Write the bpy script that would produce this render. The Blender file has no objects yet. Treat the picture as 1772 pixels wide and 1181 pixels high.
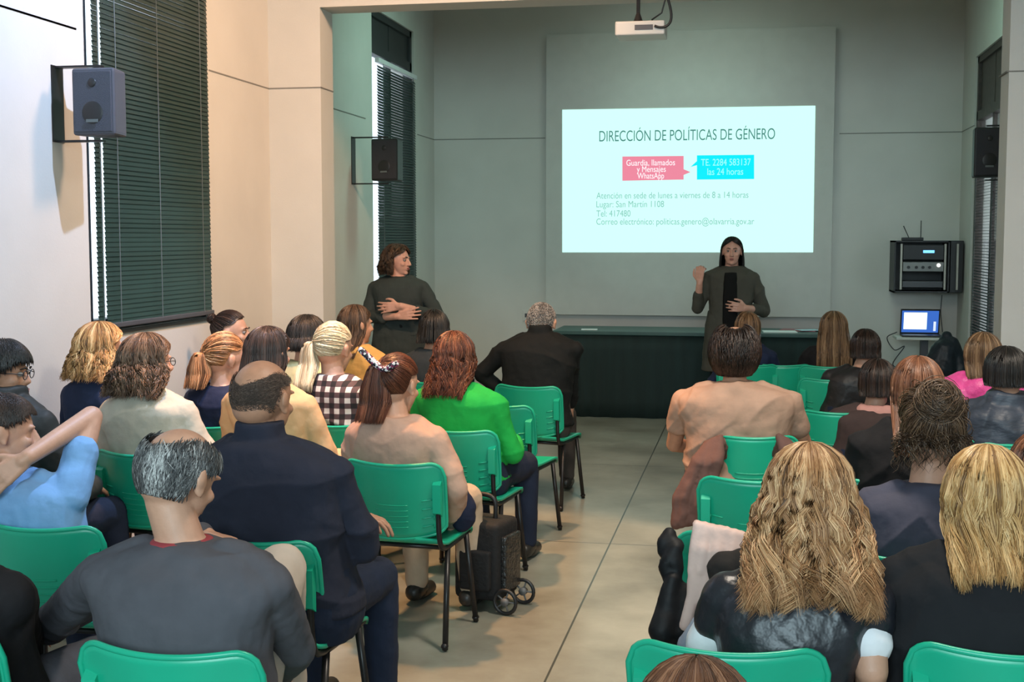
import bpy, bmesh, math, random
import numpy as np
from math import sin, cos, pi, radians, atan, sqrt
from mathutils import Vector, Matrix
random.seed(4); rng = np.random.default_rng(4)
S = bpy.context.scene; C = S.collection

# ---------------------------------------------------------------- camera
FPX, CAMH = 2200.0, 1.65
PITCH = atan((590.5-413)/FPX); YAW = atan((1305-886)/FPX*cos(PITCH))
cd = bpy.data.cameras.new('camera'); cam = bpy.data.objects.new('camera', cd); C.objects.link(cam)
cd.sensor_width = 36; cd.lens = FPX/1772*36; cd.clip_start = .05; cd.clip_end = 200
cam.location = (0, 0, CAMH); cam.rotation_euler = (pi/2-PITCH, 0, YAW)
S.camera = cam
FW = np.array([-sin(YAW)*cos(PITCH), cos(YAW)*cos(PITCH), -sin(PITCH)]); RT = np.array([cos(YAW), sin(YAW), 0.]); UP = np.cross(RT, FW)
def at(px, py, x=None, y=None, z=None):           # where the sight line of a photo pixel meets a plane of the room
    d = FW+RT*(px-886)/FPX+UP*(590.5-py)/FPX; o = np.array([0, 0, CAMH])
    t = (x/d[0]) if x is not None else (y/d[1]) if y is not None else (z-CAMH)/d[2]
    return o+t*d

# ---------------------------------------------------------------- view, world, lights
S.view_settings.view_transform = 'Standard'; S.view_settings.look = 'None'
S.view_settings.exposure = 0.12; S.view_settings.gamma = 1.0; S.view_settings.use_curve_mapping = False
w = bpy.data.worlds.new('sky'); S.world = w; w.use_nodes = True
w.node_tree.nodes['Background'].inputs[0].default_value = (.80, .90, 1, 1)
w.node_tree.nodes['Background'].inputs[1].default_value = 2.6
def area(name, loc, target, size, power, col, sy=None, spread=pi):
    l = bpy.data.lights.new(name, 'AREA'); l.energy = power; l.color = col; l.shape = 'RECTANGLE'; l.size = size; l.size_y = sy or size; l.spread = spread
    o = bpy.data.objects.new(name, l); C.objects.link(o); o.location = loc
    o.rotation_euler = (Vector(target)-Vector(loc)).to_track_quat('-Z', 'Y').to_euler(); return o
def spot(name, loc, target, power, col, ang, blend=.5, rad=.05):
    l = bpy.data.lights.new(name, 'SPOT'); l.energy = power; l.color = col; l.spot_size = radians(ang); l.spot_blend = blend; l.shadow_soft_size = rad
    o = bpy.data.objects.new(name, l); C.objects.link(o); o.location = loc
    o.rotation_euler = (Vector(target)-Vector(loc)).to_track_quat('-Z', 'Y').to_euler(); return o
XL, XR, YB, YN, ZC = -3.262, 1.939, 12.872, -2.6, 4.3
YP, YP2, BEAMZ = 8.302, 8.56, 3.2
area('daylight_from_rear', (-.3, YN+.2, 2.3), (-.4, 4.0, .4), 3.6, 165, (.68, .91, 1), 2.4, spread=2.1)  # unseen area light for cool daylight from behind; no doors built
spot('warm_ceiling_spot', (-2.0, 5.6, 4.2), (-1.6, 5.7, 0), 640, (1, .50, .22), 50, .25, .10)
area('warm_wall_lamp', (-1.0, 6.3, 4.15), (-3.1, 7.7, 1.4), .5, 60, (1, .62, .38), .5, spread=2.0)
area('neutral_ceiling_lamp', (.4, 4.0, 4.2), (.5, 5.2, 0), .6, 70, (1, .88, .74), .6, spread=2.2)
spot('ceiling_spot_left_wall', (-1.5, 5.05, 4.1), (XL, 4.85, 1.9), 430, (.50, .67, 1), 80, .3, .03)
area('stage_fill_light', (-.6, 11.2, 4.1), (-.6, 12.8, 2.2), 1.4, 8, (.74, 1, .88), 1.0, spread=1.9)  # added fill on the back wall; the bay itself has no lamps
area('bay_fill_left', (-1.7, 10.3, 4.15), (-3.3, 10.9, 1.7), .5, 9.5, (.55, 1, .82), .5, spread=1.9)  # added wash on the left bay wall, in place of scattered slide glow
area('bay_fill_right', (.7, 10.3, 4.15), (2.0, 11.0, 1.7), .5, 6.5, (.58, 1, .80), .5, spread=1.9)  # matching added wash on the right bay wall, no real lamp there
spot('projector_beam', (-.66, 8.2, 2.93), (-.67, 12.7, 2.2), 45, (.5, 1, .84), 34, .6, .03)

# ---------------------------------------------------------------- materials
MATS = {}
def mat(name, col, rough=.6, metal=0., noise=0., nscale=8., bump=0., bscale=60., spec=.5, emit=None, estr=1., stretch=None, sheen=0., trans=0., coat=0.):
    if name in MATS: return MATS[name]
    m = bpy.data.materials.new(name); m.use_nodes = True; nt = m.node_tree; b = nt.nodes['Principled BSDF']; MATS[name] = m
    b.inputs['Base Color'].default_value = (*col, 1); b.inputs['Roughness'].default_value = rough; b.inputs['Metallic'].default_value = metal
    b.inputs['Specular IOR Level'].default_value = spec; b.inputs['Sheen Weight'].default_value = sheen; b.inputs['Transmission Weight'].default_value = trans
    b.inputs['Coat Weight'].default_value = coat
    if emit: b.inputs['Emission Color'].default_value = (*emit, 1); b.inputs['Emission Strength'].default_value = estr
    tc = nt.nodes.new('ShaderNodeTexCoord'); src = tc.outputs['Object']
    if stretch:
        mp = nt.nodes.new('ShaderNodeMapping'); mp.inputs['Scale'].default_value = stretch; nt.links.new(src, mp.inputs[0]); src = mp.outputs[0]
    n = nt.nodes.new('ShaderNodeTexNoise'); n.inputs['Scale'].default_value = nscale; n.inputs['Detail'].default_value = 4; nt.links.new(src, n.inputs['Vector'])
    r = nt.nodes.new('ShaderNodeValToRGB'); a = max(noise, .03)
    r.color_ramp.elements[0].position = .3; r.color_ramp.elements[1].position = .7
    r.color_ramp.elements[0].color = (*[c*(1-a) for c in col], 1); r.color_ramp.elements[1].color = (*[min(1, c*(1+a)) for c in col], 1)
    nt.links.new(n.outputs['Fac'], r.inputs[0]); nt.links.new(r.outputs[0], b.inputs['Base Color'])
    if bump:
        n2 = nt.nodes.new('ShaderNodeTexNoise'); n2.inputs['Scale'].default_value = bscale; n2.inputs['Detail'].default_value = 3; nt.links.new(src, n2.inputs['Vector'])
        bp = nt.nodes.new('ShaderNodeBump'); bp.inputs['Strength'].default_value = bump; bp.inputs['Distance'].default_value = .01
        nt.links.new(n2.outputs['Fac'], bp.inputs['Height']); nt.links.new(bp.outputs[0], b.inputs['Normal'])
    return m
def cloth(name, col, rough=.85, bump=.5, noise=.08): return mat(name, col, rough, noise=noise, nscale=14, bump=bump, bscale=16, spec=.25)
def hairmat(name, dark, mid, light, rough=.42):
    if name in MATS: return MATS[name]
    m = bpy.data.materials.new(name); m.use_nodes = True; nt = m.node_tree; b = nt.nodes['Principled BSDF']; MATS[name] = m
    b.inputs['Roughness'].default_value = rough; b.inputs['Specular IOR Level'].default_value = .45
    at_ = nt.nodes.new('ShaderNodeAttribute'); at_.attribute_name = 'tone'
    r = nt.nodes.new('ShaderNodeValToRGB'); r.color_ramp.elements[0].color = (*dark, 1); r.color_ramp.elements[1].color = (*light, 1)
    e = r.color_ramp.elements.new(.5); e.color = (*mid, 1)
    nt.links.new(at_.outputs['Fac'], r.inputs[0]); nt.links.new(r.outputs[0], b.inputs['Base Color']); return m
WALLC = (.62, .60, .56)
M_wall = mat('painted_plaster', WALLC, .7, noise=.03, nscale=3, bump=.05, bscale=90)
M_panel = mat('painted_board', (.56, .55, .51), .6, noise=.02)
M_groove = mat('wall_groove_shadow_gap', (.22, .21, .19), .9)
M_black = mat('black_plastic', (.012, .012, .013), .45, noise=.1)
M_blackm = mat('black_painted_steel', (.015, .013, .013), .35, noise=.1, metal=.2)
M_dark = mat('dark_window_frame', (.03, .033, .036), .5)
M_brown = mat('brown_wood_frame', (.055, .04, .032), .5, noise=.3, nscale=20)
M_blind = mat('dark_green_slat', (.010, .030, .026), .42, noise=.1)
M_white = mat('white_metal', (.75, .75, .76), .4)
M_cord = mat('pale_cord', (.12, .14, .14), .7)
M_grey = mat('dark_grey_plastic', (.07, .07, .08), .5)
M_grille = mat('speaker_grille', (.035, .035, .042), .7, bump=.6, bscale=400)
M_green = mat('green_plastic_shell', (.010, .40, .235), .33, noise=.05, nscale=5)
M_green2 = mat('green_plastic_groove', (.006, .22, .13), .4)
M_skin = mat('skin', (.56, .30, .20), .5, noise=.07, nscale=30, bump=.08, bscale=200)
M_skin3 = mat('brightened_skin', (.66, .35, .26), .5, noise=.05, nscale=30)  # lighter skin copy: brightens the two standing faces in place of light
M_skin2 = mat('tanned_skin', (.46, .23, .14), .5, noise=.08, nscale=30, bump=.08, bscale=200)
M_lip = mat('lips', (.35, .10, .09), .45); M_eye = mat('eye_white', (.30, .27, .25), .4); M_iris = mat('iris_brown', (.03, .015, .01), .25)

# ---------------------------------------------------------------- mesh helpers
def link(name, me, m=None, parent=None, loc=(0, 0, 0), rz=0):
    o = bpy.data.objects.new(name, me); C.objects.link(o); o.location = loc; o.rotation_euler = (0, 0, rz)
    if parent: o.parent = parent
    if m is not None:
        me.materials.clear()
        for k in (m if isinstance(m, (list, tuple)) else [m]): me.materials.append(k)
    return o
def tag(o, label=None, cat=None, group=None, kind=None):
    if label: o['label'] = label
    if cat: o['category'] = cat
    if group: o['group'] = group
    if kind: o['kind'] = kind
    return o
def empty(name, loc=(0, 0, 0), rz=0):
    o = bpy.data.objects.new(name, None); o.empty_display_size = .1; C.objects.link(o); o.location = loc; o.rotation_euler = (0, 0, rz); return o
class MB:
    def __init__(s): s.v = []; s.f = []; s.mi = []; s.n = 0; s.cur = 0
    def add(s, V, F):
        V = np.asarray(V, float); s.v.append(V); s.f += [tuple(i+s.n for i in f) for f in F]; s.mi += [s.cur]*len(F); s.n += len(V); return s
    def box(s, a, b, R=None, o=(0, 0, 0)):
        x0, y0, z0 = a; x1, y1, z1 = b
        V = np.array([(x, y, z) for x in (x0, x1) for y in (y0, y1) for z in (z0, z1)], float)
        if R is not None: V = V@np.array(R).T
        return s.add(V+np.array(o), [(0, 1, 3, 2), (4, 6, 7, 5), (0, 4, 5, 1), (2, 3, 7, 6), (0, 2, 6, 4), (1, 5, 7, 3)])
    def bbox(s, a, b, r=.01):                      # box with chamfered edges
        bm = bmesh.new(); bmesh.ops.create_cube(bm, size=1)
        for v in bm.verts: v.co = Vector([(a[i]+b[i])/2+v.co[i]*(b[i]-a[i]) for i in range(3)])
        bmesh.ops.bevel(bm, geom=bm.edges[:], offset=r, segments=3, affect='EDGES', profile=.6)
        bm.verts.index_update(); V = [v.co[:] for v in bm.verts]; F = [[v.index for v in f.verts] for f in bm.faces]; bm.free(); return s.add(V, F)
    def tube(s, P, r, n=8, cap=True):
        P = np.array(P, float); K = len(P); r = np.full(K, r) if np.isscalar(r) else np.array(r, float)
        T = np.gradient(P, axis=0); T /= np.linalg.norm(T, axis=1)[:, None]+1e-12
        ref = np.array([0, 0, 1.]) if abs(T[0][2]) < .9 else np.array([1., 0, 0]); V = []
        for k in range(K):
            u = np.cross(T[k], ref); u /= np.linalg.norm(u)+1e-12; ref = np.cross(u, T[k]); 
            for j in range(n): a = 2*pi*j/n; V.append(P[k]+r[k]*(cos(a)*u+sin(a)*ref))
        F = [(k*n+j, k*n+(j+1) % n, (k+1)*n+(j+1) % n, (k+1)*n+j) for k in range(K-1) for j in range(n)]
        if cap: F += [tuple(range(n))[::-1], tuple((K-1)*n+j for j in range(n))]
        return s.add(V, F)
    def ell(s, c, r, R=None, nu=20, nv=12):
        V = [(0, 0, 1)]+[(sin(pi*i/nv)*cos(2*pi*j/nu), sin(pi*i/nv)*sin(2*pi*j/nu), cos(pi*i/nv)) for i in range(1, nv) for j in range(nu)]+[(0, 0, -1)]
        V = np.array(V)*np.array(r)
        if R is not None: V = V@np.array(R).T
        F = [(0, 1+j, 1+(j+1) % nu) for j in range(nu)]
        F += [(1+(i-1)*nu+j, 1+i*nu+j, 1+i*nu+(j+1) % nu, 1+(i-1)*nu+(j+1) % nu) for i in range(1, nv-1) for j in range(nu)]
        L = len(V)-1; F += [(L, 1+(nv-2)*nu+(j+1) % nu, 1+(nv-2)*nu+j) for j in range(nu)]
        return s.add(V+np.array(c), F)
    def cap(s, a, b, ra, rb, n=14):                # tapered capsule
        a = np.array(a, float); b = np.array(b, float); d = b-a; L = np.linalg.norm(d)+1e-9; d = d/L
        P = []; R_ = []
        for k in range(4): t = (k+.35)/4*pi/2; P.append(a-d*ra*cos(t)); R_.append(ra*sin(t))
        P.append(a); R_.append(ra); P.append(b); R_.append(rb)
        for k in range(4)[::-1]: t = (k+.35)/4*pi/2; P.append(b+d*rb*cos(t)); R_.append(rb*sin(t))
        return s.tube(P, R_, n)
    def chain(s, pts, rs, n=14):
        for i in range(len(pts)-1): s.cap(pts[i], pts[i+1], rs[i], rs[i+1], n)
        return s
    def loft(s, rings, n=28, p=2.4):               # rings: (cx,cy,z,rx,ry)
        V = []
        for (cx, cy, z, rx, ry) in rings:
            for j in range(n):
                a = 2*pi*j/n; ca, sa = cos(a), sin(a)
                V.append((cx+rx*math.copysign(abs(ca)**(2/p), ca), cy+ry*math.copysign(abs(sa)**(2/p), sa), z))
        K = len(rings); F = [(k*n+j, k*n+(j+1) % n, (k+1)*n+(j+1) % n, (k+1)*n+j) for k in range(K-1) for j in range(n)]
        F += [tuple(range(n))[::-1], tuple((K-1)*n+j for j in range(n))]
        return s.add(V, F)
    def mesh(s, name, smooth=False):
        me = bpy.data.meshes.new(name); me.from_pydata(np.concatenate(s.v).tolist(), [], s.f)
        if max(s.mi) > 0: me.polygons.foreach_set('material_index', s.mi)
        if smooth: me.polygons.foreach_set('use_smooth', [True]*len(me.polygons))
        me.update(); return me
    def build(s, name, m, parent=None, smooth=False, loc=(0, 0, 0), rz=0): return link(name, s.mesh(name, smooth), m, parent, loc, rz)
TEX = {}
def clouds(size):
    if size not in TEX:
        t = bpy.data.textures.new('folds', 'CLOUDS'); t.noise_scale = size; t.noise_depth = 2; TEX[size] = t
    return TEX[size]
def remesh(mb, name, vox=.008, smooth=4, disp=0., dsize=.1, fac=.5, solid=None):
    me = mb.mesh(name); o = bpy.data.objects.new('tmp', me); C.objects.link(o)
    if solid: m = o.modifiers.new('s', 'SOLIDIFY'); m.thickness = solid
    m = o.modifiers.new('r', 'REMESH'); m.mode = 'VOXEL'; m.voxel_size = vox; m.use_smooth_shade = True
    if disp: d = o.modifiers.new('d', 'DISPLACE'); d.texture = clouds(dsize); d.strength = disp; d.mid_level = .5; d.texture_coords = 'LOCAL'
    if smooth: m = o.modifiers.new('sm', 'SMOOTH'); m.iterations = smooth; m.factor = fac
    dg = bpy.context.evaluated_depsgraph_get(); out = bpy.data.meshes.new_from_object(o.evaluated_get(dg))
    bpy.data.objects.remove(o); bpy.data.meshes.remove(me); out.name = name
    out.polygons.foreach_set('use_smooth', [True]*len(out.polygons)); return out

def folds(me, A=.008, seed=0., zs=.75):
    """cloth creases: sharp arcs across the back, diagonal pulls at the armpits"""
    n = len(me.vertices); co = np.zeros(n*3, np.float32); no = np.zeros(n*3, np.float32); me.vertices.foreach_get('co', co); me.vertices.foreach_get('normal', no); co = co.reshape(-1, 3); no = no.reshape(-1, 3)
    x, y, z = co.T; w1 = .5*np.sin(5*x+seed)+.35*np.sin(11*x+2.1*seed+4*z)+.3*np.sin(7*y+seed*3); w2 = .5*np.sin(6*z+seed)+.4*np.sin(9*x-3*z+seed)
    rid = lambda p: 1-np.abs(np.sin(p))**.6
    m1 = .5+.5*np.sin(3.1*x+8*z+seed*1.7+w2*2); m2 = .5+.5*np.sin(9*x-4*z+seed*2.3)
    f = rid(z*15+w1*2.2-3.5*np.abs(x))*m1**2*.9+rid((np.abs(x)*.9+z*.6)*17+w2*2+seed)*m2**2*.8-.35*rid((x*.8-z*.9)*23+w1*2)*(1-m1)
    co += no*(A*np.clip(f-.05, 0, 2))[:, None]; me.vertices.foreach_set('co', co.ravel()); me.update(); return me
# ---------------------------------------------------------------- the room
def struct(name, mb, m, parent=None): return tag(mb.build(name, m, parent), kind=None if parent else 'structure')
T = .3
# floor with saw-cut joints
m = bpy.data.materials.new('polished_concrete'); m.use_nodes = True; nt = m.node_tree; b = nt.nodes['Principled BSDF']
tc = nt.nodes.new('ShaderNodeTexCoord'); sx = nt.nodes.new('ShaderNodeSeparateXYZ'); nt.links.new(tc.outputs['Object'], sx.inputs[0])
def mth(op, a, b_=None, c=None):
    n = nt.nodes.new('ShaderNodeMath'); n.operation = op
    for i, k in enumerate((a, b_, c)):
        if k is None: continue
        if isinstance(k, (int, float)): n.inputs[i].default_value = k
        else: nt.links.new(k, n.inputs[i])
    return n.outputs[0]
def joint(sock, off, per): return mth('LESS_THAN', mth('PINGPONG', mth('SUBTRACT', sock, off), per), .0045)
J = mth('MAXIMUM', joint(sx.outputs[0], -.743, 1.175), joint(sx.outputs[1], 6.76, 1.2))
n1 = nt.nodes.new('ShaderNodeTexNoise'); n1.inputs['Scale'].default_value = 1.3; n1.inputs['Detail'].default_value = 8; n1.inputs['Roughness'].default_value = .62; nt.links.new(tc.outputs['Object'], n1.inputs['Vector'])
r1 = nt.nodes.new('ShaderNodeValToRGB'); r1.color_ramp.elements[0].position = .33; r1.color_ramp.elements[1].position = .68
r1.color_ramp.elements[0].color = (.165, .155, .12, 1); r1.color_ramp.elements[1].color = (.345, .355, .30, 1); nt.links.new(n1.outputs['Fac'], r1.inputs[0])
mx = nt.nodes.new('ShaderNodeMix'); mx.data_type = 'RGBA'; nt.links.new(J, mx.inputs['Factor']); nt.links.new(r1.outputs[0], mx.inputs['A']); mx.inputs['B'].default_value = (.06, .06, .05, 1)
nt.links.new(mx.outputs['Result'], b.inputs['Base Color']); b.inputs['Roughness'].default_value = .30; b.inputs['Specular IOR Level'].default_value = .45
struct('floor', MB().box((XL-T, YN-T, -.1), (XR+T, YB+T, 0)), m)
struct('ceiling', MB().box((XL-T, YN-T, ZC), (XR+T, YB+T, ZC+.1)), M_wall)
WZ0, WZ1 = 1.175, 3.66
def side_wall(name, x0, x1, wins):                 # wins: (y0,y1,z0,z1)
    mb = MB(); y = YN-T
    for (a, b_, z0, z1) in wins:
        mb.box((x0, y, 0), (x1, a, ZC)); mb.box((x0, a, 0), (x1, b_, z0)); mb.box((x0, a, z1), (x1, b_, ZC)); y = b_
    mb.box((x0, y, 0), (x1, YB+T, ZC)); return struct(name, mb, M_wall)
W1 = (5.86, 7.27, 1.175, 3.66); W2 = (10.7, 12.08, 1.175, 3.64); W3 = (10.75, 12.2, .62, 3.28)
side_wall('wall_left', XL-T, XL, [W1, W2]); side_wall('wall_right', XR, XR+T, [W3])
struct('wall_back', MB().box((XL-T, YB, 0), (XR+T, YB+T, ZC)), M_wall); struct('wall_rear', MB().box((XL-T, YN-T, 0), (XR+T, YN, ZC)), M_wall)
# opening between the hall and the speakers' bay
struct('trim_1', MB().box((XL, YP, 0), (-2.891, YP2, ZC)), M_wall)
struct('trim_2', MB().box((1.515, YP, 0), (XR, YP2, ZC)), M_wall)
struct('trim_3', MB().box((-2.891, YP, BEAMZ), (1.515, YP2, ZC)), M_wall)
g = MB(); e = .003; zg = 2.668
for (y0, y1) in ((YN, 5.79), (7.33, YP), (YP2, 10.5), (12.2, YB)): g.box((XL-.01, y0, zg-.004), (XL+e, y1, zg+.004))
g.box((XL, YP-e, zg-.004), (-2.891+e, YP+.01, zg+.004)); g.box((-2.9, YP, zg-.004), (-2.891+e, YP2, zg+.004))
g.box((1.515-e, YP-e, zg-.004), (XR, YP+.01, zg+.004)); g.box((1.515-e, YP, zg-.004), (1.5, YP2, zg+.004))
g.box((XL, YB-e, zg-.004), (-2.1, YB+.01, zg+.004)); g.box((.8, YB-e, zg-.004), (XR, YB+.01, zg+.004))
for (y0, y1) in ((YP2, 10.6), (12.2, YB)): g.box((XR-e, y0, zg-.004), (XR+.01, y1, zg+.004))
g.box((XL-.005, YN, zg-.004), (XL+e, 5.79, zg+.004)); struct('trim_4', g, M_groove)
struct('trim_5', MB().box((-2.075, YB-.10, .88), (.742, YB, 3.685)), M_panel)

M_glass = mat('window_glass', (.8, .85, .85), .05, trans=1., spec=.5)
def window(name, xin, sgn, win, fm, bar):          # xin wall face, sgn -1 outward to -x
    y0, y1, z0, z1 = win; o = sgn; root = empty(name, (xin, (y0+y1)/2, z0)); root['kind'] = 'structure'
    def L(x, y, z): return (x-xin, y-(y0+y1)/2, z-z0)
    def bx(mb, a, b_):
        a = L(*a); b_ = L(*b_); mb.box([min(a[i], b_[i]) for i in range(3)], [max(a[i], b_[i]) for i in range(3)])
    f = MB(); xa, xb = xin+o*.02, xin+o*.10; t = .06
    bx(f, (xa, y0, z0), (xb, y0+t, z1)); bx(f, (xa, y1-t, z0), (xb, y1, z1)); bx(f, (xa, y0, z0), (xb, y1, z0+t)); bx(f, (xa, y0, z1-t), (xb, y1, z1))
    if bar: bx(f, (xa, y0, bar-.04), (xb, y1, bar+.04)); bx(f, (xa+o*.02, (y0+y1)/2-.03, z0), (xb, (y0+y1)/2+.03, z1))
    f.build('window_frame', fm, root)
    if bar: q = MB(); bx(q, (xin+o*.045, y0+t, bar+.04), (xin+o*.052, y1-t, z1-t)); q.build('transom_blackout', fm, root)  # opaque sheet added over the upper glass to keep it dark
    p = MB(); bx(p, (xin+o*.055, y0+t, z0+t), (xin+o*.061, y1-t, z1-t)); p.build('pane', M_glass, root)
    s = MB(); bx(s, (xin-o*.012, y0-.01, z0-.02), (xin+o*.1, y1+.01, z0-.001)); s.build('window_sill', fm if sgn < 0 else fm, root)
    return root
window('window_1', XL, -1, W1, M_dark, None); window('window_2', XL, -1, W2, M_dark, 3.3); window('window_3', XR, 1, W3, M_brown, 2.75)
def blind(label, x, y0, y1, z0, z1, tilt, cords, sgn, rail, step=.025, sw=.027, gapslats=0):
    root = empty('venetian_blind', (x, (y0+y1)/2, z0)); tag(root, label, 'window blind'); L = (y1-y0)/2
    sl = MB(); n = int((z1-z0-.06)/step)
    for k in range(n):
        z = .03+k*step; a = tilt+random.uniform(-.05, .05); c, s_ = cos(a)*sw/2*1.0, sin(a)*sw/2
        V = []
        for q, t in enumerate((-1, 0, 1)):
            bow = .002*(1-t*t)
            for yy in (-L, L): V.append((c*t*sgn-bow*s_/sw, yy, z+s_*t+bow)); 
        V = np.array(V); V2 = V+np.array([.0006, 0, .0006]); 
        sl.add(np.vstack([V, V2]), [(0, 1, 3, 2), (2, 3, 5, 4), (6, 8, 9, 7), (8, 10, 11, 9), (0, 2, 8, 6), (2, 4, 10, 8), (1, 7, 9, 3), (3, 9, 11, 5)])
    sl.build('slats', M_blind, root)
    MB().bbox((-.018, -L, 0), (.018, L, .026), .006).build('bottom_rail', rail, root)
    MB().bbox((-.02, -L-.005, z1-z0-.04), (.02, L+.005, z1-z0), .004).build('head_rail', rail, root)
    for cy in cords: MB().tube([(-sgn*.017, cy, .02), (-sgn*.017, cy, z1-z0-.03)], .0025, 6).build('ladder_cord', M_cord, root)
    return root
blind('wide dark green venetian blind on the near left window beside the grey speaker', XL-.0+.018, 5.99, 7.27, 1.19, 3.64, 1.34, [-.52, -.05, .5], -1, M_grey)
blind('narrow dark venetian blind on the near left window, between frame and wide blind', XL+.018, 5.905, 5.965, 1.19, 3.64, 1.3, [.0], -1, M_grey)
blind('dark venetian blind with white top rail on the far left window', XL+.018, 10.80, 12.06, 1.19, 3.22, 1.15, [-.5, .5], -1, M_white)
blind('venetian blind with daylight between its slats on the far right window', XR-.02, 10.86, 11.9, .66, 2.5, .10, [-.4, .4], 1, M_brown)

# ---------------------------------------------------------------- wall loudspeakers
def speaker(label, xw, y, zc, sgn, w_, h, d, yaw, off, mbody=M_black, grille=M_grille):
    # xw wall plane, sgn +1: projects to +x
    root = empty('wall_speaker', (xw, y, zc)); tag(root, label, 'loudspeaker', 'wall loudspeakers')
    cx = sgn*off
    br = MB(); e = .012
    br.box((min(0, sgn*.006), -.05, -h/2-.02), (max(0, sgn*.006), .05, h/2+.02))
    for zz in (-h/2-.02, h/2+.008): br.box((min(0, cx), -.02, zz), (max(0, cx), .02, zz+.010))
    br.build('bracket', M_blackm, root)
    R = np.array([[cos(yaw), -sin(yaw), 0], [sin(yaw), cos(yaw), 0], [0, 0, 1]])
    bm = MB().bbox((-w_/2, -d/2, -h/2+.005), (w_/2, d/2, h/2-.004), .018)
    for i in range(len(bm.v)):                     # cabinet narrows to the back
        v = bm.v[i]; k = np.clip((v[:, 1]+d/2)/d, 0, 1); v[:, 0] *= 1-.35*k; bm.v[i] = v@R.T+np.array([cx, 0, 0])
    cab = bm.build('cabinet', mbody, root)
    gm = MB().bbox((-w_/2+.014, -d/2-.006, -h/2+.02), (w_/2-.014, -d/2+.004, h/2-.02), .005); gm.v = [v@R.T+np.array([cx, 0, 0]) for v in gm.v]; gm.build('grille', grille, root)
    for zz, rr in ((h*.27, .022), (-h*.16, .055)): r = MB(); r.ell((0, -d/2-.004, zz), (rr, .008, rr)); r.v = [v@R.T+np.array([cx, 0, 0]) for v in r.v]; r.build('driver', M_black, root, True)
    lg = MB().box((-.03, -d/2-.013, -h*.30), (.03, -d/2-.010, -h*.30+.014)); lg.v = [v@R.T+np.array([cx, 0, 0]) for v in lg.v]; lg.build('badge', M_cord, root)
speaker('dark grey loudspeaker on the left wall by the near window, casting a shadow', XL, 5.60, 2.285, 1, .22, .32, .18, -.02, .235, mat('charcoal_cabinet', (.06, .065, .085), .5), mat('charcoal_grille', (.055, .06, .08), .7, bump=.5, bscale=400))
speaker('black loudspeaker on the far left wall in front of the far window', XL, 10.15, 2.29, 1, .24, .35, .2, -.15, .31)
speaker('black loudspeaker at the right wall beside the far right window', XR, 9.95, 2.28, -1, .22, .37, .2, .1, .27)

# ---------------------------------------------------------------- projector
pj = empty('ceiling_projector', (-.70, 7.95, 2.88)); tag(pj, 'white projector hanging from the ceiling on a black pole above the aisle', 'projector')
mp_ = mat('white_projector_case', (.62, .60, .57), .45)
MB().bbox((-.15, -.12, 0), (.15, .12, .085), .012).build('case', mp_, pj)
MB().tube([(.07, .11, .045), (.07, .145, .045)], .032, 20).build('lens', M_black, pj)
MB().box((-.03, -.124, .03), (.08, -.119, .06)).build('vent_grille', M_grey, pj)
MB().tube([(-.02, 0, .085), (-.02, 0, 1.42)], .012, 10).cap((-.02, 0, .085), (-.02, 0, .15), .035, .012).build('pole', M_blackm, pj)
MB().tube([(-.02+.12*sin(t), -.05, .075+.0+.12-.12*cos(t)) if False else (.09+.10*sin(t*pi), -.13+.02*t, .05-.06*sin(t*pi*.5)*0+.35*(t**1.6)-.06*sin(t*pi)) for t in np.linspace(0, 1, 20)]+[(.10, -.11, .6), (.06, -.05, 1.41)], .008, 8).build('cable', M_black, pj, True)
MB().tube([(.07, -.1, .09), (.13, -.1, .13), (.16, -.1, .24), (.15, -.1, .5), (.08, -.05, 1.41)], .005, 8).build('cable', M_black, pj, True)

# ---------------------------------------------------------------- projected slide
ys = YB-.104
cn = [at(973, 190, y=ys), at(1411, 183, y=ys), at(1407, 437, y=ys), at(973, 437, y=ys)]
sl = empty('projected_slide', tuple((cn[0]+cn[2])/2)); tag(sl, 'bright mint-white projected slide with heading and two coloured speech boxes', 'projected slide')
so = np.array(sl.location)
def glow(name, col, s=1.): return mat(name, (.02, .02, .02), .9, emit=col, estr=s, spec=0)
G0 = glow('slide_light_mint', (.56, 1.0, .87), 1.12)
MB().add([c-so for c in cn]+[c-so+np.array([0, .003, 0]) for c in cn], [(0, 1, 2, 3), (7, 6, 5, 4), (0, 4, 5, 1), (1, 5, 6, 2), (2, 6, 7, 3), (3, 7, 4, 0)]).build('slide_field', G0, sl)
def quadpoly(name, pts, m, dy):
    V = [at(px, py, y=ys-dy)-so for px, py in pts]; V2 = [v+np.array([0, .002, 0]) for v in V]; n = len(V)
    MB().add(V+V2, [tuple(range(n)), tuple(range(n, 2*n))[::-1]]+[(i, i+n, (i+1) % n+n, (i+1) % n) for i in range(n)]).build(name, m, sl)
quadpoly('speech_box', [(1077, 271), (1183, 270), (1183, 293), (1195, 298), (1183, 303), (1183, 311), (1077, 313)], glow('slide_light_pink', (.80, .235, .33)), .004)
quadpoly('speech_box', [(1206, 269), (1305, 268), (1305, 310), (1206, 311), (1206, 286), (1195, 289), (1206, 279)], glow('slide_light_cyan', (.0, .80, .95)), .004)
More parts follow.
